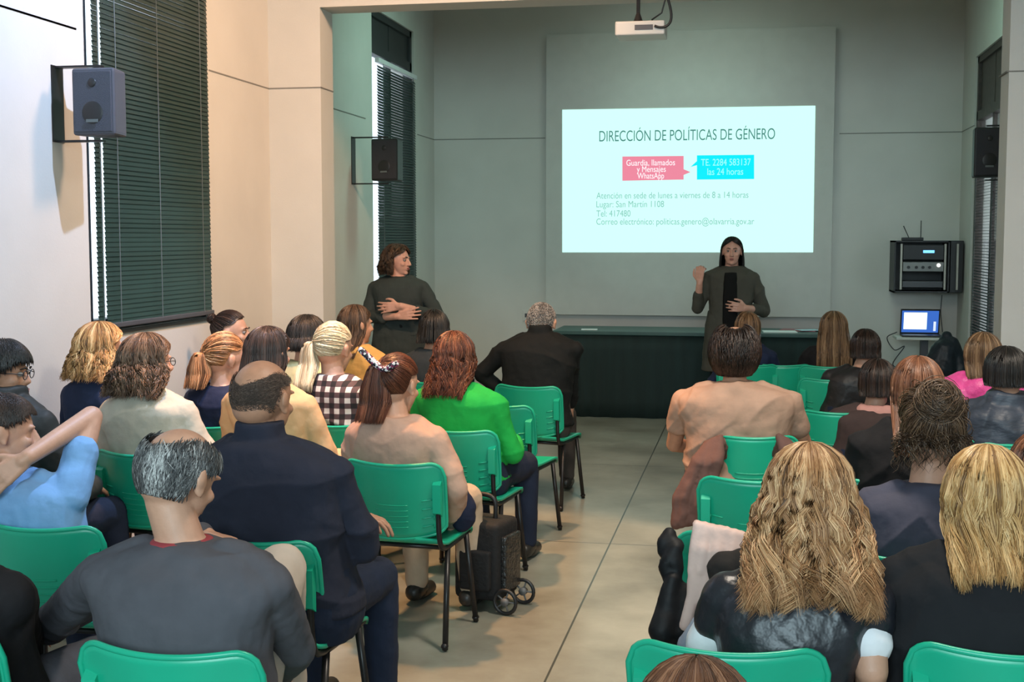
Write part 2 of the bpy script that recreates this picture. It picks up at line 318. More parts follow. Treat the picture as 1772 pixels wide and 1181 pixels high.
def text(name, s, px, py, wpx, m, size=None, align='LEFT'):
    cu = bpy.data.curves.new('t', 'FONT'); cu.body = s; cu.size = 1; cu.align_x = 'LEFT'; o = bpy.data.objects.new('t', cu); C.objects.link(o)
    dg = bpy.context.evaluated_depsgraph_get(); me = bpy.data.meshes.new_from_object(o.evaluated_get(dg)); bpy.data.objects.remove(o)
    n = len(me.vertices); co = np.zeros(n*3); me.vertices.foreach_get('co', co); co = co.reshape(-1, 3)
    a = at(px, py, y=ys-.008); b_ = at(px+wpx, py, y=ys-.008); W_ = b_[0]-a[0]; k = W_/(co[:, 0].max()-co[:, 0].min())
    x = (co[:, 0]-co[:, 0].min())*k; z = co[:, 1]*(size if size else k)
    out = np.stack([a[0]-so[0]+x, np.full(n, a[1]-so[1]), a[2]-so[2]+z], 1); me.vertices.foreach_set('co', out.ravel()); me.update()
    o = link(name, me, m, sl); return o
GT = glow('slide_text_dark', (.07, .22, .20)); GB = glow('slide_text_grey', (.23, .50, .45)); GW = glow('slide_text_white', (1, .95, .97)); GC = glow('slide_text_pale', (.35, 1, 1))
text('heading_text', 'DIRECCIÓN DE POLÍTICAS DE GÉNERO', 1037, 245, 304, GT, .152)
text('box_text', 'Guardia, llamados', 1084, 287, 84, GW, .085); text('box_text', 'y Mensajes', 1102, 298, 50, GW, .085); text('box_text', 'WhatsApp', 1103, 309.5, 46, GW, .085)
text('box_text', 'TE. 2284 583137', 1213, 287, 86, GC, .095); text('box_text', 'las 24 horas', 1224, 303, 62, GC, .095)
text('body_text', 'Atención en sede de lunes a viernes de 8 a 14 horas', 1032, 344, 263, GB, .09)
text('body_text', 'Lugar: San Martín 1108', 1032, 359, 117, GB, .09); text('body_text', 'Tel: 417480', 1032, 375, 59, GB, .09)
text('body_text', 'Correo electrónico: politicas.genero@olavarria.gov.ar', 1032, 389, 273, GB, .09)

# ---------------------------------------------------------------- long speakers' table with cloth
tb = empty('presentation_table', (-.60, 11.95, 0)); tag(tb, 'long table covered by a black-green cloth beneath the slide', 'table')
M_tcl = mat('dark_table_cloth', (.006, .022, .022), .8, noise=.2, nscale=4, bump=.4, bscale=9, stretch=(3, 3, .3)); M_ttop = mat('dark_green_table_top', (.025, .075, .065), .45, noise=.1)
MB().bbox((-1.22, -.36, .765), (1.20, .36, .80), .006).build('table_top', M_ttop, tb)
cl = []; K = 120
per = [(-1.19+2.36*t, -.345) for t in np.linspace(0, 1, K)]
V = []; F = []
path = [(-1.19, .33)]+per+[(1.17, .33)]
for (x, y) in path:
    for k in range(6):
        z = .766*(1-k/5)+.004; w_ = (k/5)*.012*sin(x*31+sin(x*7)*2); V.append((x, y-w_-.006*k/5, z))
n = len(path)
for i in range(n-1):
    for k in range(5): a = i*6+k; F.append((a, a+1, a+7, a+6))
me = MB().add(V, F).mesh('cloth', True); co = link('cloth_skirt', me, M_tcl, tb); sm = co.modifiers.new('s', 'SOLIDIFY'); sm.thickness = .004
def flat(name, pts, z, th, m, label, cat, rz=0, group=None):
    c = np.mean(pts, 0); V = [(x-c[0], y-c[1], 0) for x, y in pts]+[(x-c[0], y-c[1], th) for x, y in pts]; n = len(pts)
    o = MB().add(V, [tuple(range(n))[::-1], tuple(range(n, 2*n))]+[(i, (i+1) % n, (i+1) % n+n, i+n) for i in range(n)]).build(name, m, loc=(c[0], c[1], z)); tag(o, label, cat, group); return o
M_paper = mat('white_paper', (.75, .80, .78), .7)
def rect(cx, cy, w_, d, a=0): return [(cx+cos(a)*x-sin(a)*y, cy+sin(a)*x+cos(a)*y) for x, y in ((-w_/2, -d/2), (w_/2, -d/2), (w_/2, d/2), (-w_/2, d/2))]
flat('sheet_of_paper', rect(-1.5, 11.78, .15, .10, .1), .8, .006, M_paper, 'small white paper on the left end of the dark table', 'paper')
flat('sheet_of_paper', rect(.24, 11.80, .30, .21, .08), .8, .008, M_paper, 'white papers on the right end of the dark table, nearest its front edge', 'paper')
flat('folder', rect(.42, 12.02, .33, .24, -.2), .8, .010, mat('red_grey_folder', (.30, .12, .13), .6), 'dull red folder on the dark table behind the white papers', 'folder')
flat('sheet_of_paper', rect(.5, 11.95, .2, .16, .4), .8105, .004, mat('pale_blue_paper', (.45, .62, .68), .7), 'pale blue paper lying on the dull red folder', 'paper')

# ---------------------------------------------------------------- equipment rack, router, laptop, stand
rk = empty('equipment_rack', (1.56, 12.872, 1.14)); tag(rk, 'black wall-mounted equipment rack with amplifier in the right corner', 'equipment rack')
h = .49; 
MB().box((-.26, -.40, 0), (-.245, 0, h)).box((.225, -.40, 0), (.24, 0, h)).box((-.26, -.40, h-.015), (.24, 0, h)).box((-.26, -.40, 0), (.24, 0, .015)).box((-.26, -.012, 0), (.24, 0, h)).build('cabinet', M_black, rk)
MB().bbox((.25, -.385, 0), (.365, -.01, h), .006).build('side_panel', M_black, rk)
for x in (-.205, .19, .30): MB().box((x, -.412, .03), (x+.018, -.398, h-.03)).build('rack_rail', mat('steel_rail', (.35, .33, .28), .4, metal=.5), rk)
am = MB().bbox((-.18, -.415, .20), (.185, -.15, .29), .006).build('amplifier', mat('silver_amplifier', (.20, .20, .19), .4, metal=.4), rk)
for k, x in enumerate((-.13, -.06, 0, .06)): MB().tube([(x, -.43, .24), (x, -.414, .24)], .014, 14).build('knob', M_black, am)
MB().tube([(.14, -.425, .26), (.14, -.414, .26)], .018, 14).build('lit_knob', glow('white_indicator', (1, 1, .95), 1.2), am)
MB().bbox((-.18, -.41, .31), (.185, -.15, .45), .006).build('receiver', M_black, rk)
MB().box((.0, -.414, .375), (.10, -.409, .40)).build('display', glow('blue_display', (.12, .42, 1), 2.5), rk)
MB().bbox((-.18, -.405, .05), (.185, -.15, .11), .006).build('mixer', M_grey, rk)
rt = empty('wifi_router', (1.47, 12.6, 1.63)); tag(rt, 'small black router with two antennas on top of the equipment rack', 'router')
MB().bbox((-.09, -.06, 0), (.10, .06, .03), .008).build('case', M_black, rt)
MB().tube([(-.02, .03, .02), (-.075, .03, .14)], .004, 8).build('antenna', M_black, rt); MB().tube([(.085, .03, .02), (.085, .03, .19)], .004, 8).build('antenna', M_black, rt)
st = empty('laptop_stand', (1.52, 12.2, 0)); tag(st, 'small pale-topped stand table on a dark post under the laptop', 'stand table')
MB().bbox((-.23, -.17, .725), (.23, .17, .75), .006).build('table_top', mat('pale_laminate', (.55, .55, .50), .5), st)
MB().bbox((.0, -.03, .03), (.07, .03, .725), .005).build('post', M_grey, st); MB().bbox((-.18, -.16, 0), (.22, .16, .03), .008).build('base', M_grey, st)
lp = empty('laptop', (1.52, 12.15, .7505), .0); tag(lp, 'open black laptop with a lit screen on the small stand table', 'laptop')
MB().bbox((-.175, -.1, 0), (.175, .13, .018), .005).build('keyboard_base', M_black, lp)
R = Matrix.Rotation(radians(12), 3, 'X')
MB().box((-.175, -.006, 0), (.175, .006, .235), R, (0, .12, .018)).build('lid', M_black, lp)
MB().box((-.163, -.008, .015), (.163, -.006, .222), R, (0, .12, .018)).build('screen', glow('screen_blue', (.04, .14, .55), 1.), lp)
MB().box((-.145, -.0095, .045), (.06, -.008, .205), R, (0, .12, .018)).build('screen_window', glow('screen_white', (.75, .95, 1), 1.6), lp)
MB().box((.12, -.0095, .03), (.142, -.008, .12), R, (0, .12, .018)).build('screen_window', glow('screen_panel', (.7, .8, 1), 1.), lp)
P = [at(1552, 575, y=12.35), at(1535, 585, y=12.5), at(1548, 606, y=12.6), at(1565, 600, y=12.5), at(1545, 630, y=12.6), at(1562, 640, y=12.6)]
def cr(P, n=8):
    P = np.array(P); Q = np.vstack([2*P[0]-P[1], P, 2*P[-1]-P[-2]]); out = []
    for i in range(1, len(Q)-2):
        for t in np.linspace(0, 1, n, endpoint=False):
            out.append(.5*((2*Q[i])+(-Q[i-1]+Q[i+1])*t+(2*Q[i-1]-5*Q[i]+4*Q[i+1]-Q[i+2])*t*t+(-Q[i-1]+3*Q[i]-3*Q[i+1]+Q[i+2])*t**3))
    out.append(P[-1]); return np.array(out)
P0 = P[0]; tag(MB().tube(cr([p-P0 for p in P]), .005, 8).build('power_cable', M_grey, smooth=True, loc=tuple(P0)), 'thin dark cable dangling in loops left of the laptop stand', 'cable')
P = [at(1630, 511, y=12.8), at(1628, 540, y=12.8), at(1631, 575, y=12.8)]; P0 = P[0]
tag(MB().tube(cr([p-P0 for p in P]), .004, 8).build('power_cable', M_grey, smooth=True, loc=tuple(P0)), 'straight thin cable hanging down the wall below the equipment rack', 'cable')

# ---------------------------------------------------------------- green chairs
ZT = .757
def back_surface(u, v):                            # u -1..1, v 0..1 -> point; +y forward
    au = abs(u); zt = ZT-.055*(1-sqrt(max(0, 1-max(0, (au-.74)/.26)**2)))-.010*(1-min(1, (au/.75))**2)
    zb = .475-.035*(1-u*u)+.02*max(0, (au-.85)/.15)**2
    z = zb+(zt-zb)*v; x = u*(.218-.010*(1-v)); y = .055*u*u+.05*(1-v)-.015*(v-.5)**2
    return np.array([x, y, z])
def chair_proto():
    root = empty('stacking_chair')
    nu, nv = 36, 14; mb = MB(); V = [back_surface(-1+2*i/nu, j/nv) for i in range(nu+1) for j in range(nv+1)]
    N = np.array([0, .010, 0]); n1_ = len(V); V = V+[v+N for v in V]; F = []
    I = lambda i, j, s=0: s*n1_+i*(nv+1)+j
    for i in range(nu):
        for j in range(nv): F += [(I(i, j), I(i+1, j), I(i+1, j+1), I(i, j+1)), (I(i, j, 1), I(i, j+1, 1), I(i+1, j+1, 1), I(i+1, j, 1))]
        F += [(I(i, 0), I(i, 0, 1), I(i+1, 0, 1), I(i+1, 0)), (I(i, nv), I(i+1, nv), I(i+1, nv, 1), I(i, nv, 1))]
    for j in range(nv): F += [(I(0, j), I(0, j+1), I(0, j+1, 1), I(0, j, 1)), (I(nu, j), I(nu, j, 1), I(nu, j+1, 1), I(nu, j+1))]
    mb.add(V, F)
    rim = [back_surface(-1+2*i/nu, 0)+N/2 for i in range(nu+1)]+[back_surface(1, j/nv)+N/2 for j in range(1, nv+1)]+[back_surface(1-2*i/nu, 1)+N/2 for i in range(1, nu+1)]+[back_surface(-1, 1-j/nv)+N/2 for j in range(1, nv+1)]
    mb.tube(rim, .0075, 8)
    mb.cur = 1
    for s in (-1, 1):
        for k in range(4):
            v = .14+k*.12; mb.tube([back_surface(s*u, v)+np.array([0, -.002, 0]) for u in np.linspace(.58, .78, 5)], .0035, 6)
            mb.tube([back_surface(s*.80, v)+np.array([0, -.002, .002]), back_surface(s*.80, v-.05)+np.array([0, -.002, 0])], .0035, 6)
    for k in range(5):
        v = .16+k*.075; mb.tube([back_surface(u, v)+np.array([0, -.001, 0]) for u in np.linspace(-.32, .32, 13)], .0022, 6)
    mb.cur = 0
    mb.build('backrest', [M_green, M_green2], root, True)
    for s in (-1, 1):
        p = back_surface(s*.88, .62)
        c = MB(); c.add([(p[0]-.017, p[1]+.0, p[2]-.10), (p[0]+.017, p[1]+.0, p[2]-.10), (p[0]+.017, p[1]-.022, p[2]-.085), (p[0]-.017, p[1]-.022, p[2]-.085),
               (p[0]-.017, p[1]+.0, p[2]+.05), (p[0]+.017, p[1]+.0, p[2]+.05), (p[0]+.017, p[1]-.026, p[2]+.03), (p[0]-.017, p[1]-.026, p[2]+.03)],
              [(0, 3, 2, 1), (4, 5, 6, 7), (0, 1, 5, 4), (2, 3, 7, 6), (1, 2, 6, 5), (0, 4, 7, 3)]); c.build('side_clip', M_green, root)
    nu, nv = 20, 16; V = []
    for i in range(nu+1):
        for j in range(nv+1):
            u = -1+2*i/nu; v = j/nv; cr_ = 1-.10*max(0, (abs(v-.5)-.36)/.14)**2
            V.append((u*.215*cr_, .055+.42*v, .43-.012*(1-u*u)*sin(pi*v)-.035*max(0, (v-.8)/.2)**2+.02*max(0, (.15-v)/.15)**2))
    n1_ = len(V); V = V+[(x, y, z-.014) for x, y, z in V]; F = []; I = lambda i, j, s=0: s*n1_+i*(nv+1)+j
    for i in range(nu):
        for j in range(nv): F += [(I(i, j), I(i+1, j), I(i+1, j+1), I(i, j+1)), (I(i, j, 1), I(i, j+1, 1), I(i+1, j+1, 1), I(i+1, j, 1))]
        F += [(I(i, 0), I(i, 0, 1), I(i+1, 0, 1), I(i+1, 0)), (I(i, nv), I(i+1, nv), I(i+1, nv, 1), I(i, nv, 1))]
    for j in range(nv): F += [(I(0, j), I(0, j+1), I(0, j+1, 1), I(0, j, 1)), (I(nu, j), I(nu, j, 1), I(nu, j+1, 1), I(nu, j+1))]
    MB().add(V, F).build('seat', M_green, root, True)
    fr = MB()
    for s in (-1, 1):
        fr.tube(cr([(s*.19, .45, .40), (s*.20, .25, .40), (s*.20, .09, .405), (s*.195, .055, .45), (s*.19, .055, .55), (s*.19, .05, .66)]), .011, 8)
    for y in (.12, .38): fr.tube([(-.2, y, .40), (.2, y, .40)], .010, 8)
    fr.build('seat_frame', M_blackm, root, True)
    for s in (-1, 1):
        for y0, y1 in ((.14, .03), (.38, .44)):
            MB().tube([(s*.20, y0, .40), (s*.225, y1, .006)], .0125, 8).cap((s*.2235, y1, .02), (s*.225, y1, .011), .016, .0095, 10).build('leg', M_blackm, root, True)
    return root
proto = chair_proto(); used = [False]
def chair(px, py, label, dx=0, rz=0, z=ZT):
    p = at(px, py, z=z); loc = (p[0]+dx, p[1], 0)
    if not used[0]: o = proto; used[0] = True
    else:
        o = proto.copy(); C.objects.link(o)
        for ch in proto.children: c = ch.copy(); C.objects.link(c); c.parent = o
    o.location = loc; o.rotation_euler = (0, 0, rz); tag(o, label, 'chair', 'green stacking chairs'); return o
def chair_xy(x, y, label, rz=0):
    o = chair(886, 700, label, rz=rz); o.location = (x, y, 0); return o

# ---------------------------------------------------------------- hair
def rotm(yaw=0, pitch=0, roll=0):                  # columns: right, forward, up.  pitch>0 nods down
    return np.array(Matrix.Rotation(yaw, 3, 'Z')@Matrix.Rotation(-pitch, 3, 'X')@Matrix.Rotation(roll, 3, 'Y'))
HR = np.array([.083, .103, .100]); HC = np.array([0, -.013, .022])
def tmax(phi, front=48):                            # hairline: polar angle limit by azimuth from the face (deg)
    return np.interp(np.abs(phi), [0, 45, 62, 78, 96, 110, 180], [front, front+4, 66, 74, 78, 120, 128])
def hdir(phi, th):                                  # phi from face, degrees
    p = np.radians(phi); t = np.radians(th); return np.stack([np.sin(t)*np.sin(p), np.sin(t)*np.cos(p), np.cos(t)], -1)
class Hair:
    def __init__(s): s.V = []; s.F = []; s.T = []; s.n = 0
    def grid(s, P, tone):                           # P (A,B,3)
        A, B = P.shape[:2]; i = np.arange(A-1)[:, None]*B+np.arange(B-1)[None]; q = np.stack([i, i+B, i+B+1, i+1], -1).reshape(-1, 4)
        s.V.append(P.reshape(-1, 3)); s.F.append(q+s.n); s.T.append(np.full(A*B, tone)); s.n += A*B
    def strands(s, P, r, tone):                     # P (N,K,3)
        N, K = P.shape[:2]; T_ = np.gradient(P, axis=1); T_ /= np.linalg.norm(T_, axis=2, keepdims=True)+1e-9
        ref = np.array([.3, .5, .81]); U = np.cross(T_, ref); U /= np.linalg.norm(U, axis=2, keepdims=True)+1e-9; W_ = np.cross(T_, U)
        k = np.linspace(0, 1, K); rr = (r*np.clip((1-k)*6, .15, 1)*np.clip(k*8+.4, 0, 1))[None, :, None]
        X = np.stack([P+rr*(cos(a)*U+sin(a)*W_) for a in (0, 2*pi/3, 4*pi/3)], 2)   # N,K,3,3
        s.V.append(X.reshape(-1, 3)); base = (np.arange(N)*K*3)[:, None, None]+(np.arange(K-1)*3)[None, :, None]+np.arange(3)[None, None]
        nx = (np.arange(N)*K*3)[:, None, None]+(np.arange(K-1)*3)[None, :, None]+((np.arange(3)+1) % 3)[None, None]
        q = np.stack([base, nx, nx+3, base+3], -1).reshape(-1, 4); s.F.append(q+s.n)
        s.T.append(np.repeat(tone, K*3)); s.n += N*K*3
    def mesh(s, name):
        V = np.concatenate(s.V); F = np.concatenate(s.F); me = bpy.data.meshes.new(name)
        me.vertices.add(len(V)); me.vertices.foreach_set('co', V.ravel()); me.loops.add(F.size); me.loops.foreach_set('vertex_index', F.ravel())
        me.polygons.add(len(F)); me.polygons.foreach_set('loop_start', np.arange(len(F))*4); me.polygons.foreach_set('loop_total', np.full(len(F), 4))
        me.update(calc_edges=True); me.polygons.foreach_set('use_smooth', np.ones(len(F), bool))
        a = me.attributes.new('tone', 'FLOAT', 'POINT'); a.data.foreach_set('value', np.concatenate(s.T)); me.validate(); return me
def hang(phi, th0, sc, ln, hc, R, vol, flare, yb, curl, freq, K, layer, rnd=None, taper=.0, part=0., zs=None):
    """strands laid over the skull, then falling.  arrays phi, th0, sc, ln (fall length below ear level)"""
    N = len(phi); s = np.linspace(0, 1, K)[None]; ks = .42   # share of the points on the skull
    a = np.clip(s/ks, 0, 1); f = np.clip((s-ks)/(1-ks), 0, 1)
    th = th0[:, None]+(97-th0[:, None])*a
    ph = phi[:, None]; lim = 80.; sg = np.sign(ph+1e-6)
    ph = np.where(np.abs(ph) < lim, sg*(np.abs(ph)+(lim-np.abs(ph))*np.clip(a*1.35-.05, 0, 1)), ph)
    d = hdir(ph, th); rad = HR*(1+vol*np.clip(.35+a, 0, 1))[..., None]*sc[:, None, None]
    P = HC+d*rad; P = P@R.T+hc
    e = P[:, -1:, :].copy()
    end = P[:, int(ks*(K-1))][:, None]
    out = (end-hc); out[..., 2] = 0; out = out/(np.linalg.norm(out, axis=2, keepdims=True)+1e-9)
    fall = end+np.array([0, 0, -1.])*(f*ln[:, None])[..., None]+out*(flare*np.sin(np.clip(f*1.25, 0, 1)*pi/1.6)-taper*f**2)[..., None]
    P = np.where((s > ks)[..., None], fall, P)
    if curl:
        ph1 = rng.uniform(0, 6.28, N)[:, None]; ph2 = rng.uniform(0, 6.28, N)[:, None]; am = curl*np.clip(s*1.2-.15, 0, 1)
        P[..., 0] += am*np.sin(freq*s*6.28+ph1); P[..., 1] += am*np.sin(freq*s*6.28+ph2); P[..., 2] += .5*am*np.cos(freq*s*6.28+ph1)
    if yb is not None:                              # keep the falling hair on the outside of the back
        zt = zs if zs is not None else hc[2]-.13; k = np.clip((zt+.14-P[..., 2])/.20, 0, 1); k = k*k*(3-2*k)
        tgt = np.minimum(P[..., 1], yb-.012+.25*(P[..., 1]-hc[1])*.3); P[..., 1] = P[..., 1]*(1-k)+tgt*k
    return P
def tones(phi, N, spread=.28, streak=9, bias=.5):
    ph = rng.uniform(0, 6.28, 3); st = .5+.25*np.sin(np.radians(phi)*streak+ph[0])+.2*np.sin(np.radians(phi)*streak*2.3+ph[1])
    return np.clip(bias+(st-.5)*.7+rng.normal(0, spread*.6, N), 0, 1)
def make_hair(style, hc, R, near, o):
    H = Hair(); ln = o.get('len', .2); vol = o.get('vol', .12); curl = o.get('curl', 0); freq = o.get('freq', 3); flare = o.get('flare', .03)
    N = {2: 6200, 1: 1900, 0: 650}[near]; r = {2: .0014, 1: .0026, 0: .004}[near]*o.get('thick', 1); K = 16 if near else 11; yb = o.get('yb'); bias = o.get('bias', .5); zs = o.get('zs')
    # skull cap
    ph = np.linspace(-180, 180, 61); g = []
    bald = o.get('bald')
    for p in ph:
        tm = tmax(p, o.get('front', 48)); t0 = 0. if not bald else float(np.interp(abs(p), [0, 60, 85, 110, 140, 180], [tm-2, 62, bald*.68, bald*.66, bald*.84, bald]))
        tt = np.linspace(t0, tm, 14); g.append(HC+hdir(np.full(14, p), tt)*HR*(1+o.get('cap', .035)))
    g = np.array(g); H.grid(g@R.T+hc, .3 if not bald else bias)
    if style == 'long' or style == 'bob':
        L0 = ln*.88; A = np.concatenate([np.linspace(-180, -70, 26), np.linspace(70, 180, 26)])
        for seg in (np.linspace(62, 298, 60),):
            pp = (seg+180) % 360-180; P = hang(pp, np.full(60, 4.), np.full(60, .97), np.full(60, L0), hc, R, vol, flare*.85, yb, 0, 0, 18, None, taper=o.get('taper', 0), zs=zs); H.grid(P, .22)
            P2 = hang(pp, np.full(60, 4.), np.full(60, .86), np.full(60, L0), hc, R, vol, flare*.6, yb, 0, 0, 18, None, taper=o.get('taper', 0), zs=zs); H.grid(P2, .1)
        phi = rng.uniform(-180, 180, N); th0 = 3+60*rng.random(N)**1.2; th0 = np.minimum(th0, tmax(phi, o.get('front', 48))-2)
        lns = ln*(1-o.get('jit', .18)*rng.random(N)); sc = 1+rng.uniform(-.02, .055, N)*(1+vol*3)
        P = hang(phi, th0, sc, lns, hc, R, vol, flare, yb, 0, 0, K, None, taper=o.get('taper', 0), zs=zs)
        lock = o.get('locks', 60)                   # strands gather into locks with a common wave
        if curl:
            cell = (np.floor((phi+180)/360*lock)+np.floor(th0/22)*lock).astype(int); nc = cell.max()+1
            p1 = rng.uniform(0, 6.28, nc)[cell][:, None]; p2 = rng.uniform(0, 6.28, nc)[cell][:, None]; fr = freq*rng.uniform(.75, 1.3, nc)[cell][:, None]; am0 = rng.uniform(.5, 1.2, nc)[cell][:, None]
            s = np.linspace(0, 1, K)[None]; am = curl*am0*np.clip(s*1.9-.12, 0, 1)*(1+o.get('endcurl', .0)*s**3)
            P[..., 0] += am*np.sin(fr*s*6.28+p1); P[..., 1] += am*.8*np.sin(fr*s*6.28+p2); P[..., 2] += .4*am*np.cos(fr*s*6.28+p1)
            P += rng.normal(0, curl*.25, (N, 1, 3))*s[..., None]
        H.strands(P, r, tones(phi, N, bias=bias))
    elif style in ('pony', 'bun'):
        td = hdir(np.array([o.get('tphi', 180.)]), np.array([o.get('tth', 70.)]))[0]; tie = HC+td*HR*(1.10)
        phi = rng.uniform(-180, 180, N); tm = tmax(phi, o.get('front', 48)); th = tm*np.sqrt(rng.random(N)); a0 = hdir(phi, th)
        s = np.linspace(0, 1, 9)[None, :, None]; om = np.arccos(np.clip((a0*td).sum(1), -1, .9999))[:, None, None]
        D = (np.sin((1-s)*om)*a0[:, None]+np.sin(s*om)*td)/np.sin(om); bulge = 1+o.get('puff', .05)*np.sin(s*pi)+.035
        P = HC+D*HR*bulge*(1+rng.uniform(0, .03, N))[:, None, None]; P = P+rng.normal(0, o.get('mess', .002), (N, 1, 3))*np.sin(s*pi)
        H.strands(P@R.T+hc, r, tones(phi, N, bias=bias))
        T0 = tie@R.T+hc; back = R@td
        if style == 'pony':
            n = N//2; K2 = 14; s = np.linspace(0, 1, K2)[None]; ang = rng.uniform(0, 6.28, n); rad = np.sqrt(rng.random(n))
            Lp = ln*(1-.25*rng.random(n)); w_ = o.get('pw', .035)*(.35+1.0*np.sin(np.clip(s*1.15, 0, 1)*pi*.62))
            c = T0+back*0; P = np.zeros((n, K2, 3)); ob = o.get('parch', .03)
            lean = o.get('plean', 0.)
            P[..., 0] = c[0]+back[0]*ob*np.sin(np.clip(s*3, 0, 1)*pi/2)+w_*rad[:, None]*np.cos(ang)[:, None]*(1+0*s)+lean*s
            P[..., 1] = c[1]+back[1]*ob*np.sin(np.clip(s*3, 0, 1)*pi/2)+.6*w_*rad[:, None]*np.sin(ang)[:, None]
            P[..., 2] = c[2]-Lp[:, None]*s+.02*np.sin(np.clip(s*3, 0, 1)*pi)
            if curl: q = rng.uniform(0, 6.28, n)[:, None]; P[..., 0] += curl*s*np.sin(freq*s*6.28+q)
            if yb is not None: k = np.clip(((zs or hc[2]-.13)+.08-P[..., 2])/.1, 0, 1); P[..., 1] = P[..., 1]*(1-k)+np.minimum(P[..., 1], yb-.02+.3*(P[..., 1]-c[1]))*k
            H.strands(P, r*1.3, tones(np.degrees(ang), n, bias=bias, streak=4))
            m = 20; pp = np.linspace(0, 2*pi, m); w2 = (o.get('pw', .035)*.8*(.35+1.0*np.sin(np.clip(s*1.15, 0, 1)*pi*.62)))
            Q = np.zeros((m, K2, 3)); Q[..., 0] = c[0]+back[0]*ob*np.sin(np.clip(s*3, 0, 1)*pi/2)+w2*np.cos(pp)[:, None]+lean*s; Q[..., 1] = c[1]+back[1]*ob*np.sin(np.clip(s*3, 0, 1)*pi/2)+.6*w2*np.sin(pp)[:, None]; Q[..., 2] = c[2]-ln*.8*s
            if yb is not None: k = np.clip(((zs or hc[2]-.13)+.08-Q[..., 2])/.1, 0, 1); Q[..., 1] = Q[..., 1]*(1-k)+np.minimum(Q[..., 1], yb-.02+.3*(Q[..., 1]-c[1]))*k
            H.grid(Q, .2)
        else:
            br = o.get('br', .038); n = N//2; c = T0+back*br*.5; ax = rng.normal(0, 1, (n, 3))*.5+back*1.2; ax /= np.linalg.norm(ax, axis=1)[:, None]
            u = np.cross(ax, [0, 0, 1.]); u /= np.linalg.norm(u, axis=1)[:, None]; v = np.cross(ax, u); t0 = rng.uniform(0, 6.28, n); t = t0[:, None]+np.linspace(0, 2.6, 9)[None]
            rr = br*(1+o.get('bmess', .15)*rng.normal(0, 1, n))[:, None]; hgt = rng.uniform(-.35, .35, n)[:, None]*br
            P = c+(rr*np.cos(t))[..., None]*u[:, None]+(rr*np.sin(t))[..., None]*v[:, None]+hgt[..., None]*ax[:, None]
            H.strands(P, r, tones(np.degrees(t0), n, bias=bias)); 
            th = np.linspace(0, pi, 10); p2 = np.linspace(0, 2*pi, 18); G = c+br*.85*np.stack([np.sin(th)[None]*np.cos(p2)[:, None], np.sin(th)[None]*np.sin(p2)[:, None], np.cos(th)[None]+0*p2[:, None]], -1); H.grid(G, .15)
            if o.get('loose'):
                n = o['loose']; phi = rng.uniform(100, 260, n); phi = (phi+180) % 360-180; th0 = np.full(n, 80.)
                P = hang(phi, th0, np.full(n, 1.05), rng.uniform(.02, .13, n), hc, R, .06, .02, None, .012, 3, 12, None); H.strands(P, r, tones(phi, n, bias=bias-.1))
    elif style == 'short':
        n = int(N*1.4); phi = rng.uniform(-180, 180, n); tm = tmax(phi, o.get('front', 48)); th = np.degrees(np.arccos(1-rng.random(n)*(1-np.cos(np.radians(tm)))))
        if bald:
            lo = np.interp(np.abs(phi), [0, 60, 85, 110, 140, 180], [200, 62, bald*.68, bald*.66, bald*.84, bald])+rng.normal(0, 2.5, n); k = th > lo; phi, th = phi[k], th[k]; n = len(phi)
        s = np.linspace(0, 1, 6)[None]; sl_ = o.get('slen', .03); dth = np.degrees(sl_/.1)
        T_ = np.minimum(th[:, None]+dth*s*rng.uniform(.7, 1.2, n)[:, None], 138); Ph = phi[:, None]+rng.normal(0, 6, n)[:, None]*s+o.get('sweep', 0)*s
        P = HC+hdir(Ph, T_)*HR*(1.02+o.get('lift', .05)*(.4+.6*np.sin(s*pi*.8))+vol*.5)[..., None]
        H.strands(P@R.T+hc, r, tones(phi, n, spread=.45, streak=3, bias=bias))
    return H

# ---------------------------------------------------------------- people
def hand(mb, w_, d, n, curl=.5, s=1., thumb=1, spread=.10):
    """five fingers. w_ wrist, d direction, n palm normal (towards the palm side)"""
    w_ = np.array(w_, float); d = np.array(d, float); d /= np.linalg.norm(d); n = np.array(n, float); n -= d*n.dot(d); n /= np.linalg.norm(n); t = np.cross(d, n)*thumb
    for k in range(4):
        o = (k-1.5)*.019*s; kn = w_+d*.088*s*(1-.03*abs(k-1.2))-t*o*1.05; mb.cap(w_-t*o*.55+d*.01, kn, .015*s, .0115*s, 8)
        a = (k-1.5)*spread; dd = d*cos(a)-t*sin(a); p = kn; L = [.043, .048, .045, .035][k]*s; c = 0; r = .0095*s
        for q in range(3):
            c += curl*(.55, .9, .6)[q]; v = dd*cos(c)+n*sin(c); p2 = p+v*L*(1, .68, .52)[q]; mb.cap(p, p2, r, r*.92, 8); p = p2; r *= .92
    b_ = w_+d*.025*s+t*.022*s; p = b_+(d*.6+t*.75+n*.25)*.042*s; mb.cap(b_, p, .015*s, .0115*s, 8); q = p+(d*.85+t*.25+n*.45*max(.4, curl))*.032*s; mb.cap(p, q, .0112*s, .010*s, 8); q2 = q+(d*.9+n*.5)*.025*s; mb.cap(q, q2, .010*s, .008*s, 8)
